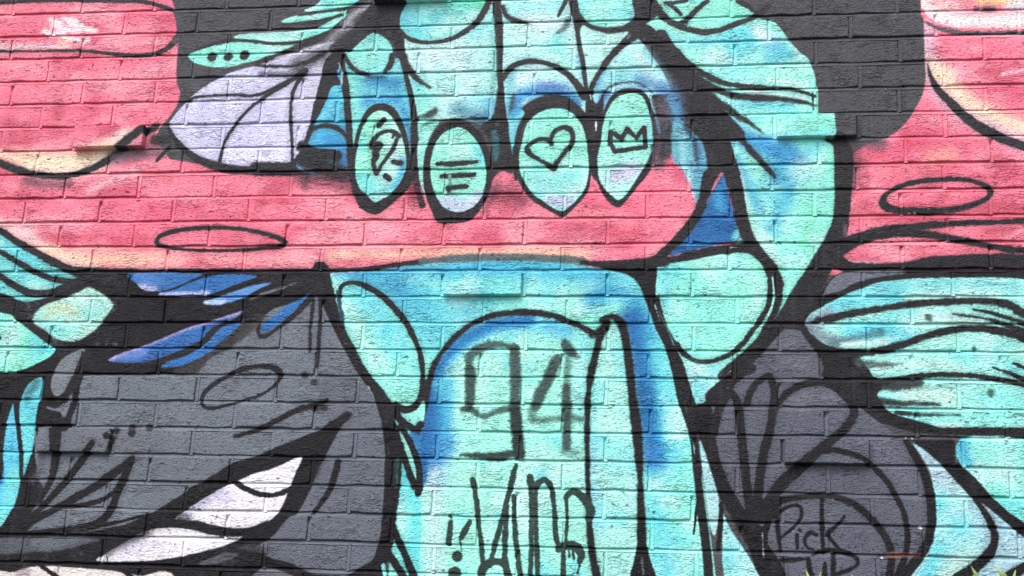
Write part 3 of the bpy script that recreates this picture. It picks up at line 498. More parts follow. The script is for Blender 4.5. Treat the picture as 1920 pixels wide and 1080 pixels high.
    w = fill('566,856 530,871 505,881 480,887 450,900 425,911 392,930 366,946 340,964 330,976 365,980 400,985 437,991 468,990 500,980 518,966 532,944 546,908 556,884', WH, 1.3)
    stroke('345,960 360,950 390,935', (160, 156, 180), 24, 9, .75, w); stroke('335,972 350,975', 'bk', 14, 7, .7, w); stroke('400,920 425,935', (196, 194, 226), 24, 10, .7, w)
    stroke('425,898,8 442,905,9 460,916,9 482,925,9 502,928,9 526,925,9 552,912,9', 'bk', soft=1.2)
    w = fill('262,1002 285,992 320,989 360,993 388,1000 430,1004 458,1005 425,1022 388,1033 340,1044 290,1051 240,1053 182,1052 200,1038 235,1018', WH, 1.8)
    stroke('200,1030 240,1010 270,998', 'bk', 22, 9, .75, w); stroke('230,1040 290,1020', (206, 204, 226), 20, 9, .6, w); stroke('200,1040,1 202,1052,2', 'bk')
    stroke('262,986,16 312,981,15 352,983,14 380,988,16 402,996,14 440,1000,12 470,996,12 500,984,12', 'bk')
    fill('-60,1015 62,1008 186,1011 150,1024 112,1033 60,1036 -60,1040', (84, 88, 96), 3); fill('60,1012 150,1012 130,1022 80,1030', (104, 110, 118), 4, .8)
    fill('372,1058 395,1047 420,1038 450,1039 430,1050 400,1058', (92, 94, 104), 3, .9); fill('440,1030 480,1020 520,1030 480,1038', (78, 80, 88), 4, .8)
    fill('30,1072 62,1062 100,1061 150,1065 225,1072 260,1080 340,1110 340,1500 -60,1500 -60,1110', (226, 220, 216), 2.5); stroke('20,1090 50,1070', (150, 130, 140), 12, 6, .7); stroke('74,1058,7 92,1071,8 118,1092,9', 'bk'); stroke('232,1070 252,1086', 'bk', 9)
    stroke('440,1032,6 482,1042,13 506,1053,13 542,1063,13 568,1076,13 600,1095,14', 'bk'); fill('490,1066 520,1068 560,1090 470,1095', (100, 102, 110), 2)
    stroke('440,818,6 480,806,9 517,790,10 553,771,10 584,760,10 600,756,9 614,750,6', 'bk', soft=1.6); stroke('590,765 608,764', 'bk', 10, 4, .8)
    stroke('640,788,16 648,782,15 652,780,12', 'bk', soft=2)
    stroke('634,866,11 630,885,11 620,914,10 606,937,9 588,960,8', 'bk', soft=1.5); stroke('595,865 585,890', 'bk', 16, 6, .7); fill('560,912 600,862 588,905 560,960 540,972 510,1008 480,1020 500,990 535,965', 'bk', 1.5)
    # ---- tentacles at the right
    fill('1590,505 1560,520 1530,560 1500,600 1480,630 1560,660 1640,720 1920,830 2300,840 2300,505', 'bk', 1.3, smooth=False)
    fill('1564,520 1600,510 1650,508 1700,510 1690,515 1640,522 1602,532 1580,545 1552,552 1540,560', (108, 112, 126), 2)
    f = fill('1508,606 1520,588 1548,572 1582,554 1612,542 1650,530 1700,524 1770,521 1860,520 1900,522 2000,530 2300,560 2300,800 1930,805 1815,804 1745,803 1716,796 1692,786 1676,779 1660,766 1644,742 1650,726 1640,712 1620,684 1606,668 1570,656 1540,644 1520,628', (150, 238, 222), 1.2, smooth=False)
    stroke('1560,575 1620,560 1680,555', (84, 206, 224), 26, 11, .9, f); stroke('1640,545 1700,535 1800,530 1900,535', (116, 202, 208), 20, 9, .8, f); stroke('1700,560 1800,552 1870,552', (196, 240, 232), 14, 7, .8, f)
    stroke('1515,610 1550,590', (150, 162, 180), 26, 9, .9, f); stroke('1520,620 1560,640', (130, 138, 156), 20, 9, .85, f); stroke('1600,620 1660,620 1700,632 1680,645', (70, 200, 222), 26, 11, .9, f); stroke('1700,600 1790,600 1850,610', (210, 240, 234), 18, 9, .8, f)
    stroke('1560,643 1620,630 1650,624', (84, 112, 126), 12, 6, .8, f); stroke('1580,648 1620,644 1660,640', (214, 244, 236), 7, 4, .9, f); stroke('1750,640 1850,650 1920,670', (170, 240, 216), 30, 12, .7, f)
    stroke('1650,690 1750,680 1800,690', (205, 242, 226), 20, 9, .7, f); stroke('1800,665 1860,672', (104, 224, 220), 26, 12, .7, f); stroke('1700,740 1780,745', (206, 240, 226), 26, 10, .8, f); stroke('1850,740 1950,760', (120, 232, 220), 30, 12, .7, f)
    stroke('1700,790 1800,785 1900,780', (120, 224, 214), 16, 8, .7, f); stroke('1750,795 1800,798', (214, 244, 236), 9, 5, .8, f)
    stroke('1524,603,6 1535,600,10 1560,596,12 1592,589,12 1640,581,12 1690,573,12 1740,568,12 1790,565,12 1840,564,13 1877,568,14 1902,577,15 1925,590,16 2100,650,18', 'bk', soft=2)
    stroke('1500,612,16 1512,632,16 1530,646,14 1552,656,12 1580,661,12 1615,661,12 1652,657,12 1690,647,12 1738,630,12 1788,618,12 1827,615,12 1865,619,13 1902,627,14 1930,636,18 2080,690,24', 'bk', soft=1.8)
    stroke('1825,581,4 1865,589,7 1902,600,8 1930,612,12', 'bk', soft=1.8); stroke('1785,589,2 1840,597,5 1877,606,7 1915,620,12', 'bk', soft=1.8)
    stroke('1620,712,20 1650,716,12 1680,711,10 1728,704,9 1778,702,8 1827,705,8 1877,712,9 1925,723,9 2080,760,12', 'bk', soft=1.4); stroke('1640,720 1680,722 1720,716', 'bk', 18, 4, .85)
    stroke('1900,681,4 1930,694,8', 'bk'); stroke('1860,688,2 1890,699,6 1925,713,9', 'bk', soft=1.6)
    fill('1490,640 1520,640 1556,656 1604,666 1622,684 1642,714 1654,728 1644,742 1662,768 1680,778 1722,790 1760,802 1700,800 1640,790 1580,745 1535,718 1545,690 1528,660', 'bk', 2)
    stroke('1610,680,14 1650,684,9 1690,682,3', (70, 84, 84), soft=4, op=.85); stroke('1640,752,12 1680,756,9 1760,758,5', 'bk', soft=3.5, op=.9); stroke('1680,774,8 1730,777,6 1800,778,3', 'bk', soft=2.5, op=.85); stroke('1900,776 1930,778', (80, 120, 120), 5, 3, .7)
    stroke('1670,785,18 1698,798,16 1740,806,12 1815,808,12 1925,808,12 2100,812,12', 'bk'); dots('1740,596', 11, (74, 92, 90), 3.5); dots('1826,653', 8, (60, 84, 80), 2.5); dots('1856,736', 13, (74, 96, 90), 4)
    stroke('1720,730 1800,722 1840,728', (130, 160, 156), 6, 4, .5)
    # ---- shell
    sh = fill('1322,800 1332,765 1360,724 1400,692 1440,652 1470,618 1500,620 1514,642 1532,662 1534,700 1580,738 1640,786 1682,818 1702,835 1722,870 1742,920 1748,980 1742,1022 1720,1065 1690,1110 1690,1500 1460,1500 1440,1090 1430,1050 1400,995 1368,935 1346,880', SG, 1.2, smooth=False)
    stroke('1470,650 1510,690', (104, 107, 120), 34, 14, .7, sh); stroke('1500,750 1560,740', (118, 120, 132), 26, 12, .7, sh); stroke('1640,830 1700,900', (106, 110, 124), 30, 12, .6, sh)
    stroke('1300,1000,4 1312,900,4 1316,840,4', 'bk', soft=1)
    stroke('1318,772,30 1326,820,26 1336,862,22 1352,905,22 1372,945,24 1396,985,24 1418,1020,28 1436,1052,34 1452,1086,38 1480,1180,44', 'bk', soft=1.5)
    fill('1380,950 1400,960 1412,975 1426,985 1436,1000 1436,1060 1452,1084 1424,1084 1400,1010', 'bk', 1.6)
    stroke('1338,812,13 1344,778,14 1354,752,16 1368,738,14 1380,750,13 1386,778,14 1390,820,14 1395,865,14 1400,915,14 1408,960,16 1412,990,16', 'bk')
    stroke('1440,703,10 1420,716,12 1406,735,12 1400,755,12', 'bk', soft=1.4); stroke('1444,706,12 1451,730,13 1450,755,13 1444,800,14 1434,840,14 1427,875,14 1422,915,14 1417,960,15', 'bk')
    stroke('1418,975,12 1428,940,12 1440,905,12 1460,862,8', 'bk', op=0); stroke('1340,745,30 1375,708,22 1410,690,14', 'bk')
    stroke('1452,768,10 1465,747,11 1483,731,12 1508,720,13 1534,716,13 1562,724,14 1582,740,14 1597,758,14 1600,775,14 1591,794,14 1572,814,15 1552,832,16 1532,849,16 1505,872,18 1478,894,20 1456,918,18 1440,942,16 1426,972,18', 'bk', soft=1.5)
    stroke('1532,851,8 1565,847,10 1595,853,10 1620,864,10 1642,880,10 1662,902,10 1678,928,10 1690,952,9 1697,975,8 1701,1010,8 1699,1032,9 1692,1055,9 1680,1085,10', 'bk')
    stroke('1436,952,8 1465,938,12 1502,932,11 1540,929,9 1572,933,10 1600,945,11 1625,965,12 1645,986,12 1660,1008,12 1669,1032,11 1670,1058,12 1664,1090,12', 'bk'); stroke('1458,945,10 1442,970,10 1434,1000,9 1434,1035,9 1445,1065,10 1462,1092,10', 'bk')
    stroke('1429,1000 1431,1045', (140, 144, 150), 1.6, .8)
    stroke('1698,828,10 1712,850,13 1728,878,13 1740,912,14 1747,945,18 1750,980,20 1745,1015,24 1732,1042,26 1716,1066,28 1698,1095,30', 'bk', soft=1.5)
    # tag on the shell
    TK = (20, 19, 23)
    stroke('1456,968,6 1459,1000,7 1462,1032,5', TK); stroke('1450,972,4 1464,957,6 1481,949,6 1496,948,6 1503,958,5 1498,975,5 1482,993,5 1466,1006,4', TK); stroke('1494,1003,6 1494,1027,6', TK); dots('1499,994', 5, TK)
    stroke('1530,1003,5 1518,999,6 1509,1010,6 1511,1024,6 1523,1031,6', TK); stroke('1540,932,6 1541,985,6 1542,1035,6', TK); stroke('1583,968,5 1570,983,6 1550,1001,6', TK, smooth=True); stroke('1550,1000,6 1562,1017,6 1573,1031,6', TK)
    stroke('1462,1050,6 1512,1048,6', TK); stroke('1515,1048,9 1517,1064,8 1523,1082,8', TK); stroke('1522,1040,5 1545,1031,7 1575,1033,8 1597,1040,7 1607,1051,6 1604,1061,6 1587,1070,6 1565,1077,7', TK); stroke('1561,1034,7 1562,1090,7', TK); stroke('1546,1056,6 1545,1092,7', TK)
    # ---- lower right
    fill('1690,824 1790,824 1790,870 1840,920 1900,980 2300,1300 2300,1008 1900,985 1837,940 1765,874 1712,828', 'bk', 1.2, smooth=False)
    f = fill('1708,829 1728,840 1766,873 1792,904 1818,930 1842,945 1898,990 1960,1032 2300,1280 2300,1500 1690,1500 1704,1086 1730,1052 1748,1020 1756,980 1754,930 1742,880 1722,848', (168, 208, 220), 1.2, smooth=False)
    stroke('1765,930 1768,980 1760,1030 1740,1080 1720,1150', (76, 210, 220), 26, 12, .95, f); stroke('1790,940 1800,1000 1780,1060', (150, 230, 228), 40, 15, .7, f); stroke('1820,1030 1780,1078', (206, 240, 222), 30, 14, .7, f); stroke('1730,860 1780,910', (180, 202, 216), 20, 9, .7, f)
    fill('1790,868 1802,872 1830,900 1860,932 1890,962 1925,984 2300,1200 2300,1330 1960,1040 1898,990 1850,948 1818,930 1775,880', 'bk', 1.2, smooth=False)
    stroke('1828,936,8 1846,962,10 1860,988,12 1864,1010,12 1857,1032,14 1838,1054,16 1812,1074,18 1780,1096,18', 'bk', soft=1.5); stroke('1890,1080,14 1925,1062,14 1980,1040,14', 'bk')
    f = fill('1792,838 1800,824 1822,818 1870,818 1920,822 2300,830 2300,1230 1925,984 1890,960 1858,930 1828,896 1802,872 1794,856', (132, 236, 218), 1.2, smooth=False); stroke('1800,830 1806,850 1815,868', (66, 176, 214), 22, 9, .9, f); stroke('1880,850 1900,900', (170, 242, 226), 40, 16, .6, f); stroke('1870,930 1910,960', (100, 226, 208), 20, 9, .7, f); stroke('1825,822 1900,824', (205, 244, 236), 5, 3, .8, f)
    # slivers between the outlines
    fill('1311,826 1320,842 1330,874 1342,912 1349,948 1345,985 1339,1006 1331,985 1324,940 1318,890', (164, 216, 218), 1.2); fill('1356,966 1366,986 1384,1014 1404,1044 1418,1070 1430,1100 1440,1180 1362,1180 1358,1092 1354,1040', (140, 226, 226), 1.2)
    stroke('1352,945 1350,990 1346,1030', 'bk', 7)
    # bare brick, specks and wear
    fill('1663,1037 1680,1035 1700,1038 1712,1036 1728,1039 1727,1043 1700,1044 1685,1045 1666,1046', (150, 98, 88), 1, .9)
    stroke('1730,1042 1800,1046', (128, 120, 116), 1.6, .8, .6); dots('1725,989 1652,1046', 5.5, (232, 230, 234)); dots('1738,1024', 3, (150, 140, 120))
    for i in range(900):                                            # flecks of overspray and chipped paint
        x, y = rng.uniform(-300, 2200), rng.uniform(-200, 1200)
        stroke([[x, y], [x+rng.uniform(-3, 3), y+rng.uniform(-1, 1)]], [(60, 56, 60), (150, 150, 152), (90, 84, 88)][i % 3], rng.uniform(1, 2.6), .8, rng.uniform(.15, .5), smooth=False)

paint_mural()
# beyond the mural the wall keeps its charcoal coat
fx = np.clip(np.minimum(np.arange(W), W-1-np.arange(W))/90., 0, 1)[None, :, None].astype(np.float32)
C[:] = C*fx + col('ch')*(1-fx)
sat = C.max(2)-C.min(2)
tw = np.clip((C[..., 1]-C[..., 0]-20)/60, 0, 1)*np.clip((C[..., 1]-170)/50, 0, 1)
C += tw[..., None]*np.array([4, 0, 5], np.float32)            # the can of mint leans to cyan
C += (tw*.13)[..., None]*(np.array([196, 240, 230], np.float32)-C)
nz = vnoise(70, .55) + vnoise(28, .4) + vnoise(10, .15)
C += (tw*np.clip(nz-.05, 0, 1)*.7)[..., None]*(np.array([206, 246, 242], np.float32)-C)      # thin pale passes
nz = vnoise(90, .55, 60) + vnoise(30, .4)
C += (tw*np.clip(nz-.08, 0, 1)*.75)[..., None]*(np.array([104, 214, 226], np.float32)-C)  # thin cyan passes
tp = np.clip((C[..., 0]-C[..., 1]-50)/50, 0, 1)*np.clip((C[..., 0]-150)/50, 0, 1)
nz = vnoise(45, .5, 90) + vnoise(14, .35, 34)
C += (tp*np.clip(nz, 0, 1)*.6)[..., None]*(np.array([252, 176, 188], np.float32)-C)
nz = vnoise(40, .5, 60) + vnoise(12, .35, 24)
C += (tp*np.clip(nz-.12, 0, 1)*.8)[..., None]*(np.array([196, 84, 106], np.float32)-C)
wb = np.clip((C[..., 2]-C[..., 1]-25)/50, 0, 1)*np.clip((C[..., 2]-C[..., 0]-50)/60, 0, 1)
C += wb[..., None]*np.array([-8, 3, -4], np.float32)
dk = np.clip((130-C.max(2))/60, 0, 1)
C += (dk*np.clip(vnoise(150, .5, 4)+vnoise(60, .4, 14)-.35, 0, 1)*.10)[..., None]*(np.array([160, 158, 155], np.float32)-C)   # dust runs on the dark coats
pore = (vnoise(1.6, .6, 3.2) + vnoise(2.6, .6, 8)) - 1.25 + .35*vnoise(26, .7, 60)         # fine dark pore specks, clustered in patches
C *= (1-.5*np.clip(pore*1.7, 0, 1))[..., None]
mott = 1 + (vnoise(90, .6, 9) + vnoise(260, .6, 18))*.018 + (vnoise(3, .5) + vnoise(9, .5, 22) + vnoise(60, .6))*.022
C *= mott[..., None]
np.clip(C, 4, 250, out=C)
ALB = 0.86                                              # albedo scale of the paint
lin = ((C/255+.055)/1.055)**2.4*ALB
C = np.where(lin < .0031308, lin*12.92, 1.055*lin**(1/2.4)-.055).astype(np.float32)
img = bpy.data.images.new('mural_paint', W, H, alpha=False, float_buffer=False)
px = np.ones((H, W, 4), np.float32); px[..., :3] = C[::-1]
img.pixels.foreach_set(px.ravel()); img.update(); img.pack()
del px, C, lin

# ------------------------------------------------------------------ materials
def nodes(mat):
    mat.use_nodes = True; nt = mat.node_tree
    return nt, nt.nodes, nt.links, nt.nodes['Principled BSDF']
def painted(name, wrinkle):
    mat = bpy.data.materials.new(name); nt, N, L, B = nodes(mat)
    geo = N.new('ShaderNodeNewGeometry'); mp = N.new('ShaderNodeMapping'); mp.vector_type = 'POINT'
    sw = N.new('ShaderNodeSeparateXYZ'); cb = N.new('ShaderNodeCombineXYZ')
    L.new(geo.outputs['Position'], sw.inputs[0]); L.new(sw.outputs['X'], cb.inputs['X']); L.new(sw.outputs['Z'], cb.inputs['Y'])
    mp.inputs['Scale'].default_value = (1/(X1-X0), 1/(Z1-Z0), 1); mp.inputs['Location'].default_value = (-X0/(X1-X0), -Z0/(Z1-Z0), 0)
    L.new(cb.outputs[0], mp.inputs[0])
    it = N.new('ShaderNodeTexImage'); it.image = img; it.extension = 'EXTEND'; it.interpolation = 'Linear'
    L.new(mp.outputs[0], it.inputs[0]); L.new(it.outputs['Color'], B.inputs['Base Color'])
    B.inputs['Roughness'].default_value = .66; B.inputs['Specular IOR Level'].default_value = .2
    def noise(scale, vec=(1, 1, 1), detail=3, rough=.55, dist=0):
        m_ = N.new('ShaderNodeMapping'); m_.inputs['Scale'].default_value = vec; L.new(geo.outputs['Position'], m_.inputs[0])
        n = N.new('ShaderNodeTexNoise'); n.inputs['Scale'].default_value = scale; n.inputs['Detail'].default_value = detail
        n.inputs['Roughness'].default_value = rough; n.inputs['Distortion'].default_value = dist
        L.new(m_.outputs[0], n.inputs['Vector']); return n.outputs['Fac']
    def math_(op, a, b=None, c=None):
        n = N.new('ShaderNodeMath'); n.operation = op
        for i, v in enumerate((a, b, c)):
            if v is None: continue
            if hasattr(v, 'is_linked'): L.new(v, n.inputs[i])
            else: n.inputs[i].default_value = v
        return n.outputs[0]
    fine = noise(190, (1, 1, 1.25), 2, .6)
    mid = noise(75, (1, 1, 1.6), 3)
    h = math_('MULTIPLY_ADD', fine, 1.45, math_('MULTIPLY', mid, .7))
    if wrinkle:
        mask = noise(1, (9, 3, 14), 3, .6)
        mr = N.new('ShaderNodeMapRange'); mr.interpolation_type = 'SMOOTHSTEP'; L.new(mask, mr.inputs[0])
        mr.inputs[1].default_value = .50; mr.inputs[2].default_value = .66; mr.inputs[3].default_value = .05; mr.inputs[4].default_value = 1
        wr = noise(1, (42, 10, 150), 1.5, .5, .9)                  # drag-wire folds: short, wavy, nearly level
        st = N.new('ShaderNodeMapRange'); st.interpolation_type = 'SMOOTHSTEP'; L.new(wr, st.inputs[0])
        st.inputs[1].default_value = .40; st.inputs[2].default_value = .56; st.inputs[3].default_value = 0; st.inputs[4].default_value = 1
        fold = math_('MULTIPLY', st.outputs[0], mr.outputs[0])
        pit = noise(110, (1, 1, 2.0), 1)
        pm = N.new('ShaderNodeMapRange'); L.new(pit, pm.inputs[0]); pm.inputs[1].default_value = .28; pm.inputs[2].default_value = .37
        h = math_('ADD', h, math_('MULTIPLY', fold, 1.5))
        h = math_('MULTIPLY_ADD', pm.outputs[0], .9, h)
    bp = N.new('ShaderNodeBump'); bp.inputs['Strength'].default_value = 1.0; bp.inputs['Distance'].default_value = .0032 if wrinkle else .0024
    L.new(h, bp.inputs['Height']); L.new(bp.outputs[0], B.inputs['Normal'])
    return mat
M_BR = painted('painted_brick', True); M_MO = painted('painted_mortar', False)
def plain(name, c, rough=.8, scale=8, amp=.35, bump=.01, c2=None):
    mat = bpy.data.materials.new(name); nt, N, L, B = nodes(mat)
    tc = N.new('ShaderNodeNewGeometry'); n = N.new('ShaderNodeTexNoise'); n.inputs['Scale'].default_value = scale; n.inputs['Detail'].default_value = 6
    L.new(tc.outputs['Position'], n.inputs['Vector'])
    r = N.new('ShaderNodeValToRGB'); r.color_ramp.elements[0].position = .35; r.color_ramp.elements[1].position = .68
    c2 = c2 or tuple(v*(1+amp) for v in c); r.color_ramp.elements[0].color = (*[v*(1-amp) for v in c], 1); r.color_ramp.elements[1].color = (*c2, 1)
    L.new(n.outputs['Fac'], r.inputs[0]); L.new(r.outputs[0], B.inputs['Base Color']); B.inputs['Roughness'].default_value = rough
    b = N.new('ShaderNodeBump'); b.inputs['Distance'].default_value = bump; L.new(n.outputs['Fac'], b.inputs['Height']); L.new(b.outputs[0], B.inputs['Normal'])
    return mat

# ------------------------------------------------------------------ the brick wall
ZTOP, BW, BH, UX = 3.0, .225, .075, 16.0
PH = [-.25, .376, -.17, .406, -.081, .385, -.10, .429, -.126, .375, -.104, .37, -.078, .445, -.04, .43, -.047, .466, -.03, .476, -.037, .512, .012]
def phase(r):
    if r < 0: return (-.25 if r % 2 == 0 else .376) + r*.004
    if r > 22: return (.01 if r % 2 == 0 else .51)
    return PH[r]
def project(x, y, z):
    d = np.array([x, y, z])-CAM; f = d @ FWD
    return 960+FPX*(d @ RIGHT)/f, 540-FPX*(d @ UP)/f
wall = bpy.data.objects.new('brick_wall', None); S.collection.objects.link(wall)
wall.location = (.15, 0, 0)
wall['label'] = 'brick wall covered in a pink, mint, blue and black spray painted mural'; wall['category'] = 'wall'
bpy.context.view_layer.update()
def link(name, me, mat, parent=None, loc=(0, 0, 0)):
    me.materials.clear(); me.materials.append(mat)
    o = bpy.data.objects.new(name, me); S.collection.objects.link(o); o.location = loc
    if parent is not None:
        o.parent = parent; o.matrix_parent_inverse = parent.matrix_world.inverted()
    return o
R = random.Random(3)
def brick_data(seed, depth=.0):
    """a unit brick face: outer rim set back, worn arris, slightly uneven face; x,z in -0.5..0.5 of its size; y towards the viewer is negative"""
    q = random.Random(seed)
    xs = [-.5, -.3, -.1, .1, .3, .5]
    ring = [(x, .5) for x in xs] + [(.5, 0)] + [(x, -.5) for x in reversed(xs)] + [(-.5, 0)]
    jx = [q.uniform(-.006, .006) for _ in ring]; jz = [q.uniform(-.045, .035) for _ in ring]
    V, F = [], []; n = len(ring)
    lay = [(0., .012, 0.), (0., .0005, 0.), (.0005, -.0012, 1.), (.0020, -.0024, 1.), ]      # inset (m), y, corner rounding
    for ins, y, rd in lay:
        for k, (x, z) in enumerate(ring):
            px_ = (x + jx[k])*.213; pz = z*.0635 + jz[k]*.05
            cx = 1 if abs(x) == .5 else 0; cz = 1 if abs(z) == .5 else 0
            sx = -1 if x < 0 else 1; sz = -1 if z < 0 else 1
            e = ins + (.0012 if cx and cz else 0)
            V.append((px_-sx*e*cx, y+q.uniform(-.0005, .0005)*rd, pz-sz*e*(cz if not (abs(x) == .5 and z == 0) else 0)))
    for l in range(len(lay)-1):
        for k in range(n):
            a, b = l*n+k, l*n+(k+1) % n
            F.append((a, a+n, b+n, b))
    # face: middle row
    base = (len(lay)-1)*n
    mid = [base+13]
    for x in xs[1:-1]:
        V.append((x*.213, -.0026+q.uniform(-.0007, .0004), q.uniform(-.006, .006))); mid.append(len(V)-1)
    mid.append(base+6)
    top = [base+k for k in range(6)]; bot = [base+12-k for k in range(6)]
    for k in range(5):
        F.append((top[k], mid[k], mid[k+1], top[k+1])); F.append((mid[k], bot[k], bot[k+1], mid[k+1]))
    return V, F
def mk(name, V, F):
    me = bpy.data.meshes.new(name); me.from_pydata(V, [], F); me.update()
    for p in me.polygons: p.use_smooth = False
    return me
variants = [brick_data(i) for i in range(14)]
vmesh = [mk('brick', *v) for v in variants]
def proud_brick(w, dp):
    """a header laid out of line: block standing proud of the wall, chamfered and chipped"""
    q = random.Random(int(w*1e5)); V, F = [], []
    xs = np.linspace(-w/2, w/2, 9); hh = .0655/2
    ring = [(x, hh) for x in xs] + [(w/2, 0)] + [(x, -hh) for x in xs[::-1]] + [(-w/2, 0)]
    n = len(ring); jit = [(q.uniform(-.0008, .0008), q.uniform(-.001, .001)) for _ in ring]
    for ins, y in ((0, .012), (0, -dp+.002), (.0006, -dp+.0006), (.0022, -dp)):
        for k, (x, z) in enumerate(ring):
            ex = abs(abs(x)-w/2) < 1e-6; ez = abs(abs(z)-hh) < 1e-6
            V.append((x+jit[k][0]-math.copysign(ins, x)*ex, y, z+jit[k][1]-math.copysign(ins, z)*ez))
    for l in range(3):
        for k in range(n): a, b = l*n+k, l*n+(k+1) % n; F.append((a, a+n, b+n, b))
    base = 3*n; m_ = [base+19]
    for x in xs[1:-1]: V.append((x, -dp+q.uniform(-.0012, .0006), q.uniform(-.004, .004))); m_.append(len(V)-1)
    m_.append(base+9); t_ = [base+k for k in range(9)]; b_ = [base+18-k for k in range(9)]
    for k in range(8): F.append((t_[k], m_[k], m_[k+1], t_[k+1])); F.append((m_[k], b_[k], b_[k+1], m_[k+1]))
    return mk('brick', V, F)
PROUD = {(0, 70): ('brick standing proud of the wall at the very top of the picture', .026), (6, 66): ('pink and black brick standing proud under the left curve', .026),
         (6, 75): ('mint brick standing proud at the edge of the right arm', .019), (12, 71): ('pale mint brick standing proud above the arch', .018),
         (18, 66): ('grey brick standing proud among black fan strokes', .016), (18, 75): ('grey brick standing proud inside the shell spiral', .018)}
bricks = []
for r in range(-8, 41):
    ph = phase(r); z0_ = ZTOP-(r-.5)*BH - .004
    k0, k1 = math.floor((X0-1.2+UX)/BW-ph), math.ceil((X1+1.2+UX)/BW-ph)
    js = {k: (k+ph+R.uniform(-.012, .012))*BW-UX for k in range(k0, k1+2)}
    for k in range(k0, k1+1):
        a, b = js[k], js[k+1]
        cx = (a+b)/2
        z = z0_ + R.uniform(-.0009, .0009)
        if z < .03: continue
        # visible size in the frame
        pa = [project(x_, 0, z_) for x_, z_ in ((a, z-.033), (b, z-.033), (b, z+.033), (a, z+.033))]
        xs_, ys_ = [p[0] for p in pa], [p[1] for p in pa]
        vx = max(0, min(1920, max(xs_))-max(0, min(xs_))); vy = max(0, min(1080, max(ys_))-max(0, min(ys_)))
        key = (r, round(a/BW+UX/BW-ph+ph))
        bricks.append([vx*vy, r, k, cx, z, b-a, R.randrange(14), R.random(), R.uniform(-.003, .002), R.uniform(-.005, .005)])
proud_at = {}
for (r, u), v in PROUD.items():
    best = min((b for b in bricks if b[1] == r), key=lambda b: abs((b[3]-b[5]/2+UX)/BW-u)); proud_at[id(best)] = v
bricks.sort(key=lambda b: -(b[0] + (1e6 if id(b) in proud_at else 0)))
SV, SF = [], []
for i, b in enumerate(bricks):
    area, r, k, cx, z, wd, vi, fl, dy, rot = b
    sc = (wd-.0090)/.213
    if id(b) in proud_at:
        lab, dp = proud_at[id(b)]
        o = link('brick', proud_brick(wd-.012, dp), M_BR, wall, (cx, 0, z)); o['label'] = lab; continue
    if i < 300:
        o = bpy.data.objects.new('brick', vmesh[vi]); S.collection.objects.link(o)
        if not vmesh[vi].materials: vmesh[vi].materials.append(M_BR)
        o.parent = wall; o.matrix_parent_inverse = wall.matrix_world.inverted()
        o.location = (cx, dy, z); o.scale = (sc, 1, 1); o.rotation_euler = (0, rot + (math.pi if fl > .5 else 0), R.uniform(-.006, .006))
    else:
        V, F = variants[vi]; s = -1 if fl > .5 else 1; off = len(SV)
        SV += [(cx+x*sc*s, y+dy, z+zz*s) for x, y, zz in V]; SF += [tuple(off+j for j in f) for f in F]
o = link('brick', mk('brick_rest', SV, SF), M_BR, wall); o['kind'] = 'stuff'; o['label'] = 'remaining bricks of the wall around the picture edge'

# mortar: weather-struck beds (deep under the brick above, flush on the brick below) and perpends
MV, MF = [], []
xg = np.arange(X0-1.2, X1+1.21, .021)
for r in range(-8, 41):
    zt = ZTOP-r*BH + .0035; zb = zt-.0165
    if zb < 0: continue
    off = len(MV)
    for x in xg:
        n1, n2, n3 = R.uniform(-1, 1), R.uniform(-1, 1), R.uniform(-1, 1)
        MV += [(x, .0095, zt+.002), (x, .0046+n1*.0012, zt-.0008), (x, .0022+n3*.0008, zt-.0050+n2*.0008), (x, -.0017+n1*.0006, zt-.0125+n3*.001), (x, .002, zb)]
    for i in range(len(xg)-1):
        for j in range(4): a = off+i*5+j; MF.append((a, a+1, a+6, a+5))
for b in bricks:
    _, r, k, cx, z, wd = b[:6]; x = cx-wd/2; off = len(MV)
    void = R.random() < .3; gap = (r == 18 and abs((x+UX)/BW-75.0) < .3); dp_ = R.uniform(-.0008, .0016)
    for zi, zz in enumerate(np.linspace(z-.034, z+.036, 6)):
        n1 = R.uniform(-.0006, .0006); v_ = .009 if gap else .007 if (void and zi == 4) else 0
        MV += [(x-.009, .006, zz), (x-.0048, .0012+dp_+n1+v_, zz), (x-.0022+n1, -.0004+dp_+v_, zz), (x+.0050, -.0020+n1*.5+v_*.3, zz), (x+.0066, .001, zz)]
    for i in range(5):
        for j in range(4): a = off+i*5+j; MF.append((a, a+5, a+6, a+1))
me = mk('mortar', MV, MF); link('mortar', me, M_MO, wall)
# the body of the wall behind the facing, with its own thickness
def boxmesh(name, x0, x1, y0, y1, z0, z1):
    V = [(x, y, z) for x in (x0, x1) for y in (y0, y1) for z in (z0, z1)]
    F = [(0, 1, 3, 2), (4, 6, 7, 5), (0, 4, 5, 1), (2, 3, 7, 6), (0, 2, 6, 4), (1, 5, 7, 3)]
    me = bpy.data.meshes.new(name); me.from_pydata(V, [], F); return me
link('wall_core', boxmesh('wall_core', X0-1.15, X1+1.15, .009, .3, -.1, ZTOP+8.5*BH), plain('core_brick', (.28, .12, .08), .9, 20), wall)
link('coping', boxmesh('coping', X0-1.2, X1+1.2, -.04, .34, ZTOP+8.5*BH+.002, ZTOP+8.5*BH+.07), plain('coping_stone', (.3, .29, .27), .9, 12), wall)

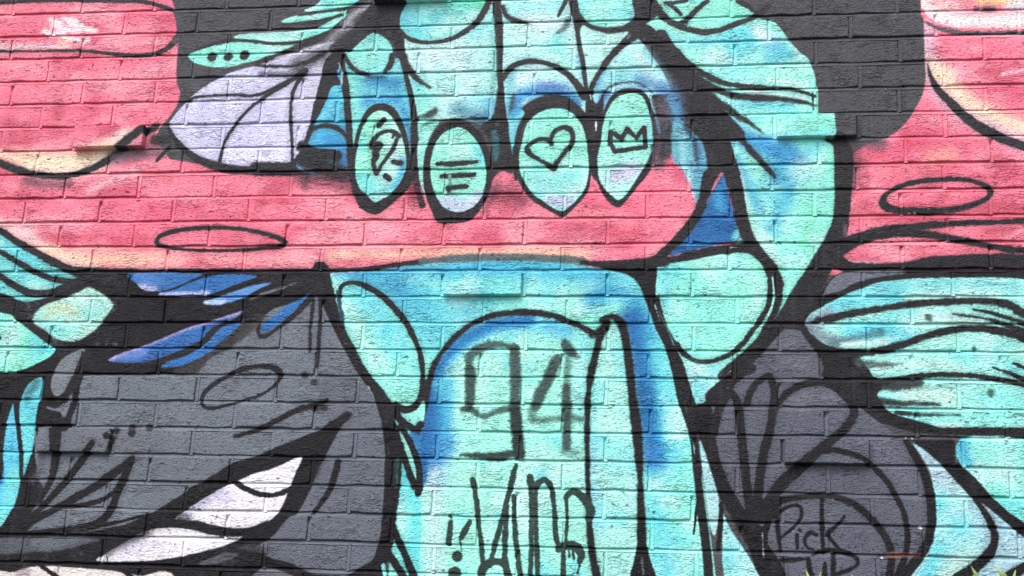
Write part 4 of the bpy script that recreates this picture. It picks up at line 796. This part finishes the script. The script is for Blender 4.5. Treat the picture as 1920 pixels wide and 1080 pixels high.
# ------------------------------------------------------------------ ground and weeds
gm = bpy.data.meshes.new('ground'); n = 40
V = [(-60+120*i/n, -80+160*j/n, R.uniform(-.02, .0)) for j in range(n+1) for i in range(n+1)]
F = [(j*(n+1)+i, j*(n+1)+i+1, (j+1)*(n+1)+i+1, (j+1)*(n+1)+i) for j in range(n) for i in range(n)]
gm.from_pydata(V, [], F)
g = link('ground', gm, plain('ground_earth', (.13, .12, .08), .95, 5, .4, .03, (.2, .19, .14))); g['kind'] = 'structure'
ML = plain('weed_leaf', (.17, .30, .06), .55, 30, .25, .001, (.40, .52, .14)); MS = plain('weed_stem', (.14, .2, .05), .7, 30)
def weed(px_, py_, depth, leaves, label, lean=0):
    """a tall weed growing at the foot of the wall whose tip reaches the survey point (px_,py_)"""
    d = FWD+((px_-960)/FPX)*RIGHT-((py_-540)/FPX)*UP; t = (-depth-CAM[1])/d[1]; tip = CAM+d*t
    q = random.Random(int(px_)); root = bpy.data.objects.new('weed', None); S.collection.objects.link(root)
    bx = tip[0]+lean; root.location = (bx, -depth+.0, 0); root['label'] = label; root['category'] = 'weed'; root['group'] = 'weeds at the foot of the wall'
    bpy.context.view_layer.update()
    hgt = tip[2]
    bm = bmesh.new(); rings = []
    for i in range(9):
        s = i/8; c = Vector((-lean*s*s, .01*math.sin(3*s), (hgt-.10)*s)); rr = .005*(1-.75*s)
        rings.append([bm.verts.new(c+Vector((rr*math.cos(a), rr*math.sin(a), 0))) for a in (0, 1.26, 2.51, 3.77, 5.03)])
    for i in range(8):
        for k in range(5): bm.faces.new((rings[i][k], rings[i][(k+1) % 5], rings[i+1][(k+1) % 5], rings[i+1][k]))
    me = bpy.data.meshes.new('stem'); bm.to_mesh(me); bm.free()
    o = bpy.data.objects.new('stem', me); me.materials.append(MS); S.collection.objects.link(o); o.parent = root
    def leaf(base, tipv, w):
        bm = bmesh.new(); ax = (tipv-base); L_ = ax.length; ax.normalize(); side = ax.cross(Vector((0, 1, 0.25))).normalized(); nn = side.cross(ax)
        pr = None
        for i in range(9):
            s = i/8; ww = w*math.sin(math.pi*min(1, s*.93+.04))**.8*(1-s*.35); c = base.lerp(tipv, s)+nn*(-.12*L_*math.sin(math.pi*s))
            row = [bm.verts.new(c-side*ww+nn*ww*.35), bm.verts.new(c), bm.verts.new(c+side*ww+nn*ww*.35)]
            if pr: bm.faces.new((pr[0], pr[1], row[1], row[0])); bm.faces.new((pr[1], pr[2], row[2], row[1]))
            pr = row
        me = bpy.data.meshes.new('leaf'); bm.to_mesh(me); bm.free(); me.materials.append(ML)
        for p in me.polygons: p.use_smooth = True
        o = bpy.data.objects.new('leaf', me); S.collection.objects.link(o); o.parent = root
    for (lx, ly, bx_, by_, w) in leaves:            # crown leaves: tip and base, as offsets in metres from the top
        leaf(Vector((-lean+bx_, q.uniform(-.004, .004), hgt+by_)), Vector((-lean+lx, q.uniform(-.02, .005), hgt+ly)), w)
    for i in range(14):                             # lower leaves along the stem
        s = .12+.78*i/14; a = i*2.4; c = Vector((-lean*s*s, 0, (hgt-.1)*s)); L_ = q.uniform(.06, .11)
        leaf(c, c+Vector((math.cos(a)*L_, -abs(math.sin(a))*L_*.8-.01, L_*q.uniform(.1, .6))), .009)
weed(1511, 1070, .12, [(0, 0, .02, -.06, .005), (.035, -.004, .022, -.06, .005), (.022, -.022, .02, -.07, .005), (-.02, -.05, .015, -.085, .004)], 'green weed tip poking up below the painted shell tag')
weed(1819, 1063, .12, [(0, 0, .03, -.05, .0055), (.03, -.035, .03, -.06, .004), (.05, -.045, .032, -.07, .004)], 'green weed with one blade crossing the lower right black curve')
weed(1864, 1062, .12, [(0, 0, .03, -.04, .005), (.02, -.012, .034, -.045, .004), (.048, -.008, .036, -.05, .005), (-.01, -.03, .03, -.055, .004), (.045, -.03, .03, -.06, .004), (.012, -.02, .03, -.05, .004)], 'bushiest green weed at the lower right corner')
weed(1597, 1077, .10, [(0, 0, .006, -.05, .0035), (.03, -.003, .012, -.05, .003)], 'smallest green weed tip, barely above the picture edge')

# ------------------------------------------------------------------ render settings
S.render.engine = 'CYCLES'
S.render.resolution_x, S.render.resolution_y = 1024, 576
